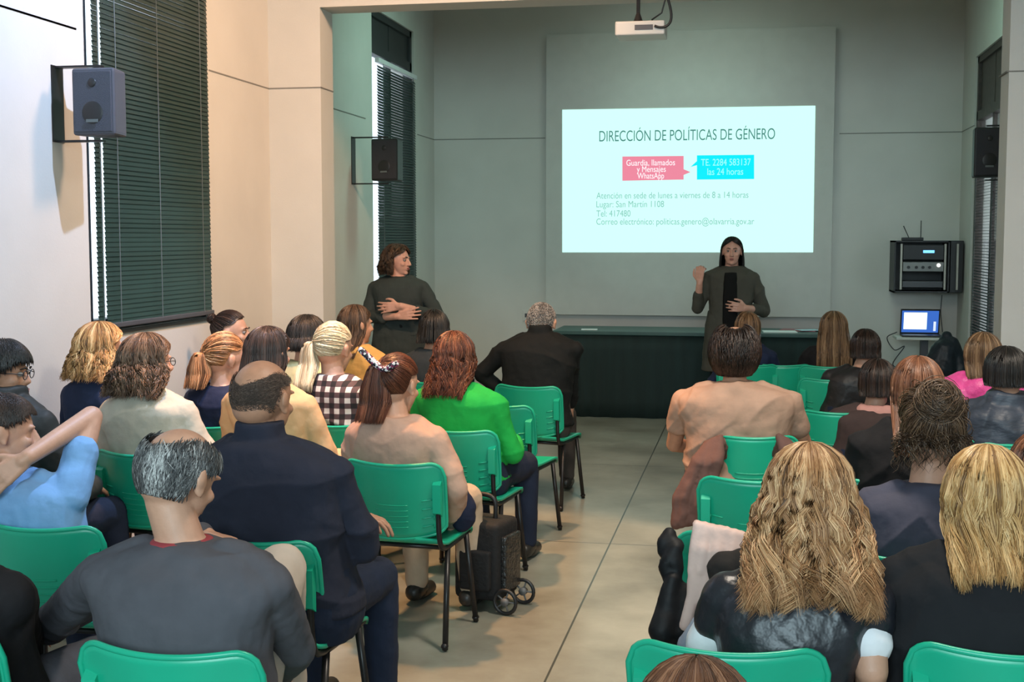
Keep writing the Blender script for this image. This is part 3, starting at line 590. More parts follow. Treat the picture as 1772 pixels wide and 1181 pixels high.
def head_prims(mb, hc, R, s=1.):
    def P(p): return np.array(p)*s@R.T+hc
    e = lambda c, r: mb.ell(P(c), np.array(r)*s, R, 24, 16)
    e((0, -.013, .022), (.0775, .097, .092)); e((0, .028, -.03), (.060, .060, .078)); e((0, .030, -.078), (.045, .046, .034)); e((0, .068, -.093), (.020, .016, .016))
    e((0, -.045, -.02), (.066, .058, .06))
    mb.cap(P((0, .088, .012)), P((0, .106, -.028)), .0075*s, .0125*s, 10); e((.010, .095, -.032), (.009, .011, .008)); e((-.010, .095, -.032), (.009, .011, .008))
    for sx in (-1, 1):
        e((sx*.030, .078, .024), (.022, .012, .007)); e((sx*.038, .062, -.025), (.020, .020, .018))
        e((sx*.083, -.012, -.004), (.010, .018, .032)); e((sx*.092, -.022, .006), (.006, .014, .024)); e((sx*.086, -.008, -.028), (.007, .010, .012))
    e((0, .086, -.056), (.021, .010, .005)); e((0, .085, -.066), (.019, .010, .006))
def face_parts(hc, R, root, o):
    def P(p): return np.array(p)@R.T+hc
    for sx in (-1, 1):
        a = MB().ell(P((sx*.030, .0745, .006)), (.0115, .0125, .0095), R).build('eye', M_eye, root, True)
        MB().ell(P((sx*.030, .0845, .006)), (.0055, .0035, .0055), R, 12, 8).build('iris', M_iris, a, True)
        MB().chain([P((sx*.013, .094, .026)), P((sx*.030, .091, .031)), P((sx*.046, .078, .026))], [.003, .0035, .002], 8).build('eyebrow', o, root, True)
    MB().ell(P((0, .091, -.0555)), (.021, .008, .0035), R).ell(P((0, .0905, -.0625)), (.017, .008, .0042), R).build('lips', M_lip, root, True)
def interp_rings(R_, n=5):
    R_ = np.array(R_); out = cr(R_, n); return [tuple(r) for r in out]
def person(label, hx, hy, bx, Yc, hair=None, skin=None, top=None, sleeve='long', w=1., d=1., near=0, hyaw=0, hpitch=0, hroll=0, byaw=0,
           arms=None, legs=None, trouser=None, shoe=None, style='short', collar=None, standing=False, face=False, lean=None, sh=1., vox=None, hs=1., yhead=.20, thick=.0, disp=None, skirt=None, shdrop=0, glasses=False, hipy=.22, neck=.118, under=None, neckring=None, seatrz=None, seat=None, seatpx=None, fold=None):
    """hx,hy: crown of the head in the photo; bx: middle of the body in the photo; Yc: line of the chair back"""
    skin = skin or M_skin; vox = vox or {2: .0065, 1: .008, 0: .010}[near]
    if standing: Yh = Yc; p = at(hx, hy, y=Yh); crown = p[2]; bp = at(bx, 520, y=Yc); root_loc = (bp[0], Yc, 0)
    else: Yh = Yc+yhead; p = at(hx, hy, y=Yh); crown = p[2]; bp = at(bx, 800, y=Yc+.15); root_loc = (bp[0], Yc+hipy, 0)
    if seat:
        cp = at(seatpx, 800, y=Yc)[0] if seatpx else bp[0]-(hipy)*-sin(byaw)*1.0
        chair_xy(cp, Yc, seat, byaw if seatrz is None else seatrz)
    cb, sb = cos(-byaw), sin(-byaw)
    def loc(v): q = np.array(v)-np.array([root_loc[0], root_loc[1]]); return np.array([cb*q[0]-sb*q[1], sb*q[0]+cb*q[1]])
    hl = loc((p[0], Yh)); hr = hyaw; R = rotm(hr, hpitch, hroll); crown -= .006*hs
    up = R@np.array([0, 0, .114*hs]); hc = np.array([hl[0]-up[0]*.6, hl[1], crown-.114*hs])
    s0 = .49 if not standing else .90
    nk = np.array([hl[0]*.8, hl[1]-.035*np.cos(hr)-.01, hc[2]-neck*hs]); k = (nk[2]-s0)
    Lx = lambda t: nk[0]*t**1.3
    Ly = lambda t: (nk[1]-(-.0))*t**1.6
    def ring(t, rx, ry, dy=0, i=0.): return (Lx(t), Ly(t)-.02*sin(pi*t)+dy, s0+k*t, rx*w+i, ry*d+i)
    def torso(i=0., lo=0., collar_up=0., hi=1.):
        base = [(-.12 if not standing else -.10, .15, .115), (.02, .172, .130), (.22, .160, .118), (.42, .158, .115), (.62, .172, .118), (.76, .186*sh, .113), (.85, .184*sh, .104), (.92, .142*sh, .088), (.965, .092*sh, .074), (1.0, .064/w, .062/d)]
        return interp_rings([ring(t, rx, ry, -.0, i) for t, rx, ry in base if t >= lo and t <= hi])
    shl = [np.array([Lx(.82)+s*.168*w*sh, Ly(.82)-.012, s0+k*.82-.012-shdrop]) for s in (-1, 1)]
    A = arms or ['lap', 'lap']; P_arm = []
    def L3(q):
        if isinstance(q, tuple) and len(q) == 4: l = loc(q[1:3]); return np.array([l[0], l[1], q[3]])
        return np.array(q, float)
    for i, s in enumerate((-1, 1)):
        S0 = shl[i]; a = A[i]
        if a == 'lap': el = S0+np.array([s*.075, .07, -.27*min(1, k/.56+.05)]); wr = np.array([s*.11, .30+.0, s0+.14]); hd = (wr-el); hd = np.array([-s*.5, .8, -.25])
        elif a == 'fold': el = S0+np.array([s*.085, .10, -.24]); wr = np.array([-s*.06, .27, S0[2]-.20]); hd = np.array([-s*1., .1, 0])
        elif a == 'fold2': el = S0+np.array([s*.045, .12, -.25]); wr = np.array([-s*.02, .34, S0[2]-.22]); hd = np.array([-s*1., .1, 0])
        elif a == 'down': el = S0+np.array([s*.05, -.01, -.28]); wr = el+np.array([s*.01, .05, -.24]); hd = np.array([0, .1, -1])
        else: el, wr = L3(a[0]), L3(a[1]); hd = L3(a[2])-(wr if len(a[2]) == 4 else 0)
        P_arm.append((S0, el, wr, hd, a if not isinstance(a, str) else None))
    if legs is None: legs = 'sit' if not standing else 'stand'
    if legs == 'sit': LG = [[(s*.085*w, .0, .515), (s*.13, .40, .50), (s*.13, .43, .09)] for s in (-1, 1)]
    elif legs == 'stand': LG = [[(s*.085*w, .0, .86), (s*.09, .02, .47), (s*.10, .0, .09)] for s in (-1, 1)]
    else: LG = [[L3(q) for q in l] for l in legs]
    if neckring: NR = MB(); NR.loft([(nk[0], nk[1]-.004, nk[2]-.03, .080, .078), (nk[0], nk[1]-.004, nk[2]-.004, .0735, .072), (nk[0], nk[1]-.004, nk[2]+.002, .066, .065)])
    # body
    B = MB(); B.loft(torso(-.012)); head_prims(B, hc, R, hs); B.cap(nk+np.array([0, .005, -.03]), hc+R@np.array([0, -.022, -.055*hs]), .058, .052, 16)
    for s, (S0, el, wr, hd, a) in zip((-1, 1), P_arm):
        B.chain([S0, el, wr], [.047, .038, .027], 14); pn = np.array(a[3] if a is not None and len(a) > 3 else (-s*.3, 0, -1.)); B.cap(wr, wr+hd/np.linalg.norm(hd)*.02, .025, .024, 12)
        hand(B, wr+hd/np.linalg.norm(hd)*.01, hd, pn, a[4] if a is not None and len(a) > 4 else .55, 1., thumb=a[5] if a is not None and len(a) > 5 else -s)
    for L in LG: B.chain(L, [.075, .052, .036], 14); f = np.array(L[2]); B.cap(f+np.array([0, -.02, -.045]), f+np.array([0, .10, -.06]), .03, .025)
    body = link('person', remesh(B, 'body', vox if near < 2 else .0055, 3), skin, loc=root_loc, rz=byaw)
    tag(body, label, 'person')
    # trousers
    T_ = MB(); tp = interp_rings([ring(t, rx, ry, 0, .010) for t, rx, ry in ((-.14, .150, .12), (.02, .172, .130), (.2, .163, .12), (.3, .158, .115))]); T_.loft(tp)
    for L in LG: T_.chain([L[0], L[1]], [.092+.01*(w-1), .070], 16); T_.chain([L[1], np.array(L[2])*.97+np.array(L[1])*.03], [.069, .052], 16)
    link('trousers', remesh(T_, 'trousers', vox*1.1, 5, .012, .09), trouser or cloth('dark_denim', (.015, .022, .045)), body)
    for L in LG:
        f = np.array(L[2]); sh_ = MB(); sh_.cap(f+np.array([0, -.035, -.035]), f+np.array([0, .03, -.03]), .040, .040).cap(f+np.array([0, .03, -.045]), f+np.array([0, .14, -.055]), .040, .032)
        sv = np.concatenate(sh_.v); sh_.v = [np.stack([sv[:, 0], sv[:, 1], np.maximum(sv[:, 2], f[2]-.088)], 1)]
        sh_.build('shoe', shoe or mat('black_leather_shoe', (.02, .018, .016), .4), body, True)
    # top
    Tp = MB(); th_ = .012+thick; Tp.loft(torso(th_, 0., 0, 1.01))
    for i, (s, (S0, el, wr, hd, a)) in enumerate(zip((-1, 1), P_arm)):
        Tp.cap((nk+S0)/2+np.array([0, 0, .015]), S0, .042+thick, .056+thick, 16)
        sl_ = sleeve if isinstance(sleeve, str) else sleeve[i]
        if sl_ == 'long': Tp.chain([S0, el, wr], [.060+thick, .050+thick, .036+thick], 16)
        elif sl_ == 'none': Tp.cap(S0, S0*.75+el*.25, .066, .062, 16)
        elif sl_ == 'short': Tp.cap(S0, S0*.5+el*.5, .062+thick, .060+thick, 16)
        elif sl_ == 'push': Tp.chain([S0, el, el*.45+wr*.55], [.060+thick, .050+thick, .042+thick], 16)
    if under:
        U = MB(); U.loft(torso(.0, 0., 0, 1.01))
        for i, (s, (S0, el, wr, hd, a)) in enumerate(zip((-1, 1), P_arm)): U.cap((nk+S0)/2+np.array([0, 0, .01]), S0, .034, .044, 16).cap(S0, S0*.42+el*.58, .048, .056, 16)
        link('tshirt', folds(remesh(U, 'tshirt', vox, 4, .012, .07), .006, 2.), under, body)
    if collar == 'high':
        Tp.loft([(nk[0], nk[1]-.005, nk[2]-.05, .088+thick, .082+thick), (nk[0], nk[1]-.01, nk[2]+.02, .074+thick, .072+thick), (nk[0], nk[1]-.008, nk[2]+.045, .069+thick, .068+thick)])
    elif collar == 'hood':
        for q in np.linspace(-1, 1, 9): a_ = q*2.0; Tp.ell(nk+np.array([.095*sin(a_), -.055*cos(a_)-.03, -.02-.01*cos(a_)]), (.045, .04, .035))
        Tp.ell(nk+np.array([0, -.10, -.06]), (.10, .05, .075))
    if neckring: NR.build('undershirt_collar', neckring, body, True)
    seed = abs(hash((round(hx), round(hy)))) % 97*.13
    topo = link('top', folds(remesh(Tp, 'top', vox, 3, disp if disp is not None else .014, .085), fold if fold is not None else .018, seed), top, body)
    if skirt:   # long open coat tails
        K_ = MB(); K_.loft(interp_rings([(0, -.0, s0+.15, .175*w, .125*d), (0, 0, s0, .20*w, .15*d), (0, 0, s0-.22, .215*w, .155*d), (0, 0, skirt, .225*w, .16*d)])); link('coat_tail', remesh(K_, 'tail', vox, 4, .02, .1), top, body)
    if hair is not None:
        o = dict(style_opts(style)); st_ = o.pop('s'); o['yb'] = None if st_ == 'short' or standing else Ly(.7)-.118*d-thick-.02; o['zs'] = s0+k*.95
        link('hair', make_hair(st_, hc, R, near, o).mesh('hair'), hair, body)
    if face: face_parts(hc, R, body, hair)
    if glasses:
        G = MB()
        for sx in (-1, 1):
            G.tube([hc+R@np.array([sx*.033+.021*cos(t), .095, .004+.017*sin(t)]) for t in np.linspace(0, 2*pi, 17)], .0018, 6); G.tube([hc+R@np.array([sx*.054, .094, .008]), hc+R@np.array([sx*.078, .06, .012]), hc+R@np.array([sx*.082, -.01, .008])], .0018, 6)
        G.build('eyeglasses', M_black, body, True)
    body['_hc'] = [float(v) for v in hc]; return body
STY = {}
def PX(px, py, y): p = at(px, py, y=y); return ('w', p[0], p[1], p[2])
def style_opts(s): return STY[s] if isinstance(s, str) else s
def Hs(s, **k): k['s'] = s; return k

# hair colours
h_black = hairmat('black_hair', (.003, .003, .003), (.010, .008, .007), (.035, .028, .024))
h_dark = hairmat('dark_brown_hair', (.008, .004, .003), (.030, .015, .010), (.085, .045, .030))
h_brown = hairmat('brown_hair', (.020, .010, .006), (.085, .045, .024), (.22, .13, .075))
h_lbrown = hairmat('light_brown_hair', (.045, .022, .010), (.19, .105, .050), (.42, .27, .15))
h_auburn = hairmat('auburn_hair', (.020, .006, .003), (.105, .030, .014), (.26, .095, .045))
h_copper = hairmat('copper_brown_hair', (.035, .012, .006), (.16, .060, .028), (.33, .15, .08))
h_blond = hairmat('honey_blond_hair', (.13, .055, .018), (.52, .28, .10), (.88, .60, .30))
h_sandy = hairmat('sandy_blond_hair', (.085, .036, .014), (.43, .205, .085), (.85, .54, .29))
h_pale = hairmat('pale_blond_hair', (.22, .16, .09), (.56, .47, .30), (.85, .80, .60))
h_grey = hairmat('salt_and_pepper_hair', (.02, .02, .022), (.12, .115, .115), (.62, .60, .58), .6)
h_white = hairmat('white_grey_hair', (.12, .11, .10), (.25, .22, .20), (.50, .46, .42), .6)
h_stub = hairmat('brown_stubble_hair', (.035, .022, .017), (.075, .048, .036), (.15, .10, .075), .7)
jean = cloth('dark_denim', (.015, .022, .045)); blackt = cloth('black_trousers', (.010, .010, .011)); beiget = cloth('beige_trousers', (.52, .40, .29))

chair(1330, 932, 'green plastic chair with a pale pink sweater hung over its back', dx=-.06)
chair(1310, 832, 'empty green plastic chair between the brown jacket and the pale pink sweater')
chair(853, 702, 'empty green plastic chair beside the bright green sweater, along the aisle', rz=-.2)
chair(1352, 632, 'green plastic chair in the front row right of the man in the tan T-shirt')
chair(1650, 642, 'green plastic chair with a dark coat on it near the laptop stand')
def Yof(py): return at(886, py, z=ZT)[1]
def yc(px, py): return at(px, py, z=ZT)[1]
Y1R = yc(1264, 1128); Y1, Y2, Y3, Y4, Y5, Y6, Y7 = yc(295, 1132), yc(300, 928), yc(600, 800), yc(600, 742), yc(600, 704), yc(600, 664), yc(1350, 633)
# ---- foreground
person('balding man with salt-and-pepper hair in a grey sweater, nearest on the left', 318, 741, 312, Y1, h_grey, M_skin, cloth('grey_sweater', (.085, .082, .095)), near=2, w=1.17, sh=1.07, d=1.10, hyaw=-.35, hpitch=.40, hroll=.04, byaw=-.02, neck=.138,
       style=Hs('short', bald=74, slen=.035, lift=.05, cap=.02, bias=.40), trouser=cloth('beige_grey_trousers', (.56, .46, .38)), yhead=.30, neckring=cloth('dull_red_cotton', (.33, .05, .06)), seat='green plastic chair under the balding man in the grey sweater', seatpx=265,
       arms=[[PX(85, 1085, 3.05), PX(350, 925, 3.36), PX(440, 945, 3.30), (0, -.3, -1), .45], [PX(512, 1125, 2.92), PX(470, 1180, 3.2), (-.5, 1, 0)]],
       legs=[[(-.09, 0, .515), (-.14, .42, .50), (-.14, .43, .09)], [(.08, .04, .56), PX(486, 985, 3.22), PX(500, 1200, 3.42)]])
person('person in black jacket with grey trousers, mostly cut off at the bottom left corner', -125, 800, -110, Y1+.0, h_dark, M_skin, cloth('black_jacket', (.012, .011, .013)), near=1, w=1.12, d=1.2, thick=.015, style=Hs('short'), trouser=cloth('grey_wool_trousers', (.10, .10, .12)),
       seat='green plastic chair under the person in black at the bottom left corner', arms=['lap', [PX(20, 1040, 2.75), PX(40, 1150, 3.0), (.1, 1, -.2)]])
person('woman with big tousled sandy-blonde curls in a black leather vest over a white T-shirt', 1400, 775, 1352, Y1R+.0, h_sandy, M_skin, mat('black_leather_vest', (.012, .013, .018), .36, noise=.2, bump=.5, bscale=22), near=2, w=.92, d=1.0, sleeve='none', hyaw=.15, hpitch=.10, yhead=.30, neck=.15, fold=.012, under=cloth('white_cotton', (.75, .74, .76)),
       style=Hs('long', len=.235, vol=.13, curl=.014, endcurl=1.2, freq=2.7, flare=.030, jit=.22, locks=46, thick=1.0, bias=.56), trouser=blackt, arms=['lap', [PX(1508, 1160, 2.90), PX(1500, 1230, 3.1), (-.3, 1, -.2)]], seat='green plastic chair under the curly blonde woman, at the bottom right of the aisle', seatpx=1262, seatrz=0)
person('woman with long straight honey-blonde hair in a black hooded jacket, right edge', 1712, 778, 1706, yc(1747, 1132), h_blond, M_skin, cloth('black_fleece', (.014, .014, .016), .95), near=2, w=1.16, d=1.12, thick=.014, collar='hood', hyaw=-.22, hpitch=.14, yhead=.28,
       style=Hs('long', len=.18, vol=.09, curl=.010, freq=1.6, flare=.0, jit=.35, locks=30, taper=.01, bias=.55), seat='green plastic chair under the blonde woman in the black hooded jacket, bottom right corner', seatpx=1768)
person('person with reddish-brown hair, only the top of the head visible at the bottom', 1205, 1152, 1200, 1.66, h_copper, M_skin, cloth('dark_jumper', (.02, .02, .025)), near=2, yhead=.15, style=Hs('bob', len=.1, vol=.08, flare=.01), hpitch=.2, seat='green plastic chair, out of view under the person at the bottom edge')
# ---- second row
person('heavy man in a navy sweater with a bald crown and short brown hair', 456, 621, 486, Y2-.02, h_stub, M_skin2, cloth('navy_sweater', (.022, .024, .040), .9), near=2, w=1.30, d=1.35, hyaw=-.18, hpitch=.12, yhead=.20, hs=1.06, collar='high', byaw=-.1, neck=.10,
       style=Hs('short', bald=80, slen=.006, lift=.0, cap=.016, bias=.55, thick=.45), arms=['fold2', 'fold2'], seat='green plastic chair under the heavy man in the navy sweater', seatpx=418)
person('man in a light blue T-shirt with his arm raised and hand behind his head', 8, 688, 58, Y2+.02, h_dark, M_skin, cloth('light_blue_tshirt', (.19, .37, .64)), near=2, w=1.10, d=1.05, sleeve='short', hyaw=-.95, hpitch=.10, hroll=-.12, yhead=.24, style=Hs('short', slen=.03, lift=.06), trouser=jean,
       seat='green plastic chair under the man in the light blue T-shirt', seatpx=48, arms=[[PX(-150, 735, 3.75), PX(-60, 800, 3.66), PX(-20, 820, 3.62), (0, 1, .1), .3], [PX(158, 722, 3.92), PX(48, 792, 3.64), PX(-5, 830, 3.58), (0, 1, .1), .35, -1]])
person('woman with a messy brown bun in a slate blue shirt', 1612, 688, 1590, Y2+.12, h_brown, M_skin, cloth('slate_blue_shirt', (.065, .065, .095)), near=2, w=1.02, d=1.05, sleeve='long', hpitch=.25, yhead=.26, neck=.13, style=Hs('bun', tphi=176, tth=58, br=.044, bmess=.22, puff=.14, mess=.010, loose=350, cap=.06, bias=.55), seat='green plastic chair under the woman in the slate blue shirt')
person('person with orange-brown hair, barely visible at the right edge', 1805, 752, 1810, Y2+.3, h_copper, M_skin, cloth('dark_jumper', (.02, .02, .025)), near=1, style=Hs('bob', len=.1, vol=.1, flare=.01), seat='green plastic chair out of view beyond the right edge')
# ---- third row
AU = person('auburn-haired woman with a low ponytail in a pink-beige sweater', 690, 619, 688, Y3, h_auburn, M_skin, cloth('pink_beige_sweater', (.50, .31, .23)), near=2, w=1.0, d=1.0, hyaw=-.25, hpitch=.15, yhead=.2, trouser=beiget, byaw=-.16, hs=.98,
       style=Hs('pony', tphi=-165, tth=58, len=.235, pw=.052, parch=.02, puff=.05, cap=.05, plean=-.01), seat='green plastic chair under the auburn woman with the ponytail', seatpx=672, seatrz=-.09, arms=['lap', [PX(790, 845, 4.95), PX(782, 900, 5.14), PX(785, 925, 5.2), (-1, 0, 0), .3]])
person('woman with long straight copper hair in a black top', 1588, 620, 1540, yc(1530, 832), h_copper, M_skin, cloth('black_top', (.010, .009, .010)), near=1, w=.92, style=Hs('long', len=.24, vol=.07, curl=.003, freq=1, flare=.0, jit=.1, locks=40), hyaw=.1, hipy=.10, yhead=.12, seat='green plastic chair under the woman with straight copper hair', seatpx=1528)
# ---- fourth row
person('woman with reddish wavy hair in a bright green sweater', 787, 576, 812, Y4+.03, h_auburn, M_skin, cloth('bright_green_sweater', (.012, .36, .06), .85), near=1, w=1.05, d=1.05, style=Hs('long', len=.20, vol=.08, curl=.012, freq=3, flare=.01, jit=.5, locks=26, bias=.5, taper=.01), byaw=-.16, seat='green plastic chair under the woman in the bright green sweater', seatpx=780, seatrz=-.14)
person('woman with straight dark reddish-brown hair in a tan sweater', 466, 568, 486, 5.15, h_dark, M_skin, cloth('tan_sweater', (.62, .38, .19)), near=1, w=1.08, style=Hs('bob', len=.12, vol=.08, flare=.01, jit=.15), hyaw=-.2, byaw=-.2, seat='green plastic chair under the dark-haired woman in the tan sweater')
person('woman with frizzy brown curls and glasses in a beige jacket', 257, 581, 268, yc(278, 788)-.0, h_brown, M_skin, cloth('beige_jacket', (.50, .45, .36)), near=1, w=1.02, d=1.05, thick=.010, style=Hs('long', len=.15, vol=.15, curl=.012, freq=4, flare=.035, jit=.3, locks=60, bias=.65), hyaw=-.45, glasses=True, collar='high', byaw=-.15, seat='green plastic chair under the curly-haired woman in the beige jacket')
person('woman in profile with dark hair and glasses in a dark grey coat, left edge', 8, 598, 14, 4.28, h_black, M_skin2, cloth('dark_grey_coat', (.030, .034, .034), .6), near=1, w=.95, thick=.012, style=Hs('short', slen=.05, lift=.12, vol=.1, cap=.09), hyaw=-1.25, hpitch=.08, hs=.92, glasses=True, face=True, collar='high', byaw=-.15, neck=.10, seat='green plastic chair under the woman in the dark coat at the left edge')
person('heavy man in a tan T-shirt with thinning dark hair', 1272, 563, 1278, Y4+.1, h_dark, M_skin2, cloth('tan_tshirt', (.42, .26, .185)), near=1, w=1.42, d=1.3, sleeve='short', hs=1.18, neck=.10, style=Hs('short', slen=.06, lift=.26, vol=.42, cap=.30, bald=34, bias=.3), fold=.022,
       arms=[[(-.31, .10, .66), (-.16, .34, .60), (.5, 1, 0)], [(.31, .10, .66), (.16, .34, .60), (-.5, 1, 0)]], seat='green plastic chair under the man in the tan T-shirt, brown jacket over its back', seatpx=1298)
person('person with glossy black hair in a navy puffer jacket', 1742, 603, 1742, yc(1742, 768), h_black, M_skin, mat('navy_puffer', (.030, .040, .060), .5, noise=.2, bump=.3, bscale=30, stretch=(1, 1, 2.5)), near=1, w=1.1, d=1.15, thick=.018, disp=.03, style=Hs('bob', len=.06, vol=.10, flare=.0, jit=.1, bias=.4), collar='high', seat='green plastic chair under the person in the navy puffer jacket')
# ---- fifth row
M_check = bpy.data.materials.new('black_white_checked_cloth'); M_check.use_nodes = True; nt = M_check.node_tree; b = nt.nodes['Principled BSDF']; b.inputs['Roughness'].default_value = .85
tc = nt.nodes.new('ShaderNodeTexCoord'); sx = nt.nodes.new('ShaderNodeSeparateXYZ'); nt.links.new(tc.outputs['Object'], sx.inputs[0])
st = [mth('GREATER_THAN', mth('SINE', mth('MULTIPLY', sx.outputs[i], 2*pi/.052)), 0.) for i in (0, 2)]
rp = nt.nodes.new('ShaderNodeValToRGB'); rp.color_ramp.interpolation = 'CONSTANT'; rp.color_ramp.elements[0].color = (.62, .58, .52, 1); rp.color_ramp.elements[1].position = .75; rp.color_ramp.elements[1].color = (.012, .009, .010, 1)
e_ = rp.color_ramp.elements.new(.25); e_.color = (.085, .05, .05, 1); nt.links.new(mth('MULTIPLY', mth('ADD', st[0], st[1]), .5), rp.inputs[0]); nt.links.new(rp.outputs[0], b.inputs['Base Color'])
person('woman with a pale blonde ponytail in a black and white checked shirt', 580, 563, 596, 5.78, h_pale, M_skin, M_check, near=1, w=.98, hyaw=-.2, hpitch=.15, byaw=-.2, style=Hs('pony', tphi=-140, tth=88, len=.24, pw=.042, parch=.03, puff=.06, cap=.06, plean=.02), seat='green plastic chair under the woman in the checked shirt')
person('woman with a streaked ponytail in a blue and black jacket', 393, 581, 378, 5.62, h_sandy, M_skin, cloth('blue_black_jacket', (.014, .022, .055)), near=1, w=.92, hyaw=-.5, hpitch=.2, byaw=-.2, style=Hs('pony', tphi=-175, tth=95, len=.17, pw=.050, parch=.02, puff=.08, cap=.06, bias=.38), seat='green plastic chair under the woman with a ponytail in blue and black')
person('woman with wavy strawberry-blonde hair in a navy top', 177, 563, 172, 5.2, h_blond, M_skin, cloth('navy_top', (.016, .026, .060)), near=1, w=.88, style=Hs('long', len=.15, vol=.12, curl=.010, freq=3, flare=.02, jit=.3, locks=40, bias=.45), hyaw=-.5, byaw=-.2, hs=.95, seat='green plastic chair under the wavy blonde woman in navy')
person('girl with a dark glossy bob and a pink hood over a brown jacket', 1519, 624, 1484, yc(1450, 714), h_dark, M_skin, cloth('brown_jacket', (.060, .038, .035)), near=1, w=.92, style=Hs('bob', len=.075, vol=.09, flare=.0, jit=.1, bias=.35), hs=1.0, hipy=.10, yhead=.12, seat='green plastic chair under the girl with the pink hood', seatpx=1452)
person('person with light brown hair in a bright pink jacket', 1702, 578, 1672, Y5+.3, h_lbrown, M_skin, mat('bright_pink_puffer', (.86, .09, .36), .4, noise=.15, bump=.8, bscale=30), near=1, w=1.0, thick=.02, disp=.02, neck=.10, style=Hs('long', len=.12, vol=.08, flare=.0, jit=.15, bias=.45), hyaw=-.1, collar='hood', seat='green plastic chair under the person in the bright pink jacket')
# ---- sixth row
person('man with a shaved grey head in a black shirt, left elbow out', 938, 526, 925, Y6+.05, h_white, M_skin, cloth('black_shirt', (.008, .009, .009), .8), near=1, w=1.25, d=1.05, style=Hs('short', slen=.010, lift=.010, cap=.012, front=30), yhead=.28, neck=.045, hs=1.03, hpitch=.3, collar='high', hyaw=-.1, trouser=cloth('grey_brown_trousers', (.06, .05, .045)),
       seat='green plastic chair under the man in the black shirt with his elbow out', seatpx=908, seatrz=-.2,
       arms=[[(-.36, .05, .80), (-.17, .08, .62), (1, .2, -.3)], [PX(985, 640, 7.85), PX(988, 700, 7.95), PX(990, 730, 8.0), (-1, 0, 0), .25]])
person('dark-haired person in a grey top, below the standing woman', 752, 538, 748, 7.65, h_black, M_skin, cloth('charcoal_top', (.035, .042, .048)), near=0, w=.95, style=Hs('bob', len=.10, vol=.08, flare=.01), seat='green plastic chair under the dark-haired person below the standing woman')
person('woman with long brown hair in a mustard sweater by the pillar', 617, 529, 638, 7.05, h_brown, M_skin, cloth('mustard_sweater', (.66, .38, .12)), near=1, style=Hs('long', len=.20, vol=.03, curl=.004, freq=2, flare=.0, taper=.02, bias=.45), hyaw=-.5, byaw=-.2, seat='green plastic chair under the woman in the mustard sweater')
person('person with a thick black bob in a white and yellow top', 533, 548, 526, 6.42, h_black, M_skin, cloth('white_yellow_top', (.55, .52, .30)), near=1, w=.92, style=Hs('bob', len=.08, vol=.12, flare=.02), hyaw=-.2, byaw=-.2, seat='green plastic chair under the person in the white and yellow top')
person('woman facing right in profile, small brown bun, by the left wall', 402, 541, 396, 6.75, h_dark, M_skin, cloth('blue_grey_jacket', (.03, .05, .09)), near=1, w=.9, hyaw=-1.25, face=True, byaw=-.2, style=Hs('bun', tphi=178, tth=60, br=.022, puff=.02, cap=.05), seat='green plastic chair under the woman seen in profile by the left wall')
person('person with a glossy dark bob in a black leather jacket', 1498, 573, 1456, yc(1425, 657), h_dark, M_skin, mat('black_leather_jacket', (.014, .013, .014), .5, noise=.2, bump=.3, bscale=24), near=1, w=.95, style=Hs('bob', len=.07, vol=.08, flare=.0, bias=.3), seatpx=1440, hs=.96, hipy=.09, yhead=.12, seat='green plastic chair under the person in the black leather jacket')
person('woman with very long light brown hair, dark top', 1443, 541, 1432, Y7+.0, h_lbrown, M_skin, cloth('black_top', (.010, .009, .010)), near=1, w=.95, style=Hs('long', len=.34, vol=.10, curl=.004, freq=1.5, flare=.02, jit=.15, bias=.42), seat='green plastic chair under the woman with very long light brown hair')
person('person with light brown hair mostly hidden behind the man in the tan T-shirt', 1294, 541, 1292, Y7+.0, h_lbrown, M_skin, cloth('blue_black_jacket', (.014, .022, .055)), near=0, w=.9, style=Hs('bob', len=.12, vol=.05, flare=.0, bias=.35), seat='green plastic chair in the front row, hidden behind the man in the tan T-shirt')

# ---- the two who stand
g = person('woman with long dark hair standing before the table, raising one fist beside her shoulder', 1267, 411, 1264, 10.75, h_black, M_skin3, cloth('olive_grey_cardigan', (.075, .072, .058)), near=2, standing=True, hyaw=pi, w=1.05, d=1.0, face=True, trouser=blackt, style=Hs('long', len=.25, vol=.03, curl=.004, freq=1, flare=.01, bias=.4, jit=.2), sleeve='push', skirt=.55,
       arms=[[(-.27, -.04, 1.07), (-.25, -.16, 1.28), (0, -.15, 1), (.3, .9, 0), 1.1, 1], [(.27, .02, 1.05), (.14, -.17, 1.08), (-.8, -.5, .1), (-.2, 1, 0), .7, -1]])
g2 = person('woman with shoulder-length curly hair standing with crossed arms by the far left window', 689, 425, 694, 9.55, h_brown, M_skin3, cloth('charcoal_cardigan', (.040, .050, .048)), near=2, standing=True, hyaw=-1.85, w=1.12, d=1.25, face=True, trouser=blackt, style=Hs('long', len=.12, vol=.17, curl=.012, freq=3, flare=.02, bias=.35), skirt=.62, sleeve='push',
       arms=[[(-.25, -.10, 1.04), (.03, -.25, 1.06), (1, -.15, .15), (0, 1, 0), .3], [(.32, -.08, 1.05), (.07, -.26, 1.14), (-1, -.1, -.1), (0, 1, 0), .4]])
def shirt_front(o, x0, ztop, zbot, y, w_):
    mb = MB(); mb.loft(interp_rings([(x0, y+.015, zbot, w_, .03), (x0, y+.0, (zbot+ztop)/2, w_, .03), (x0, y+.02, ztop-.06, w_*.9, .03), (x0, y+.05, ztop, w_*.8, .03)])); link('shirt_front', remesh(mb, 'f', .008, 3, .008, .08), cloth('black_tshirt', (.006, .006, .006)), o)
shirt_front(g, 0, 1.37, .80, -.138, .062)

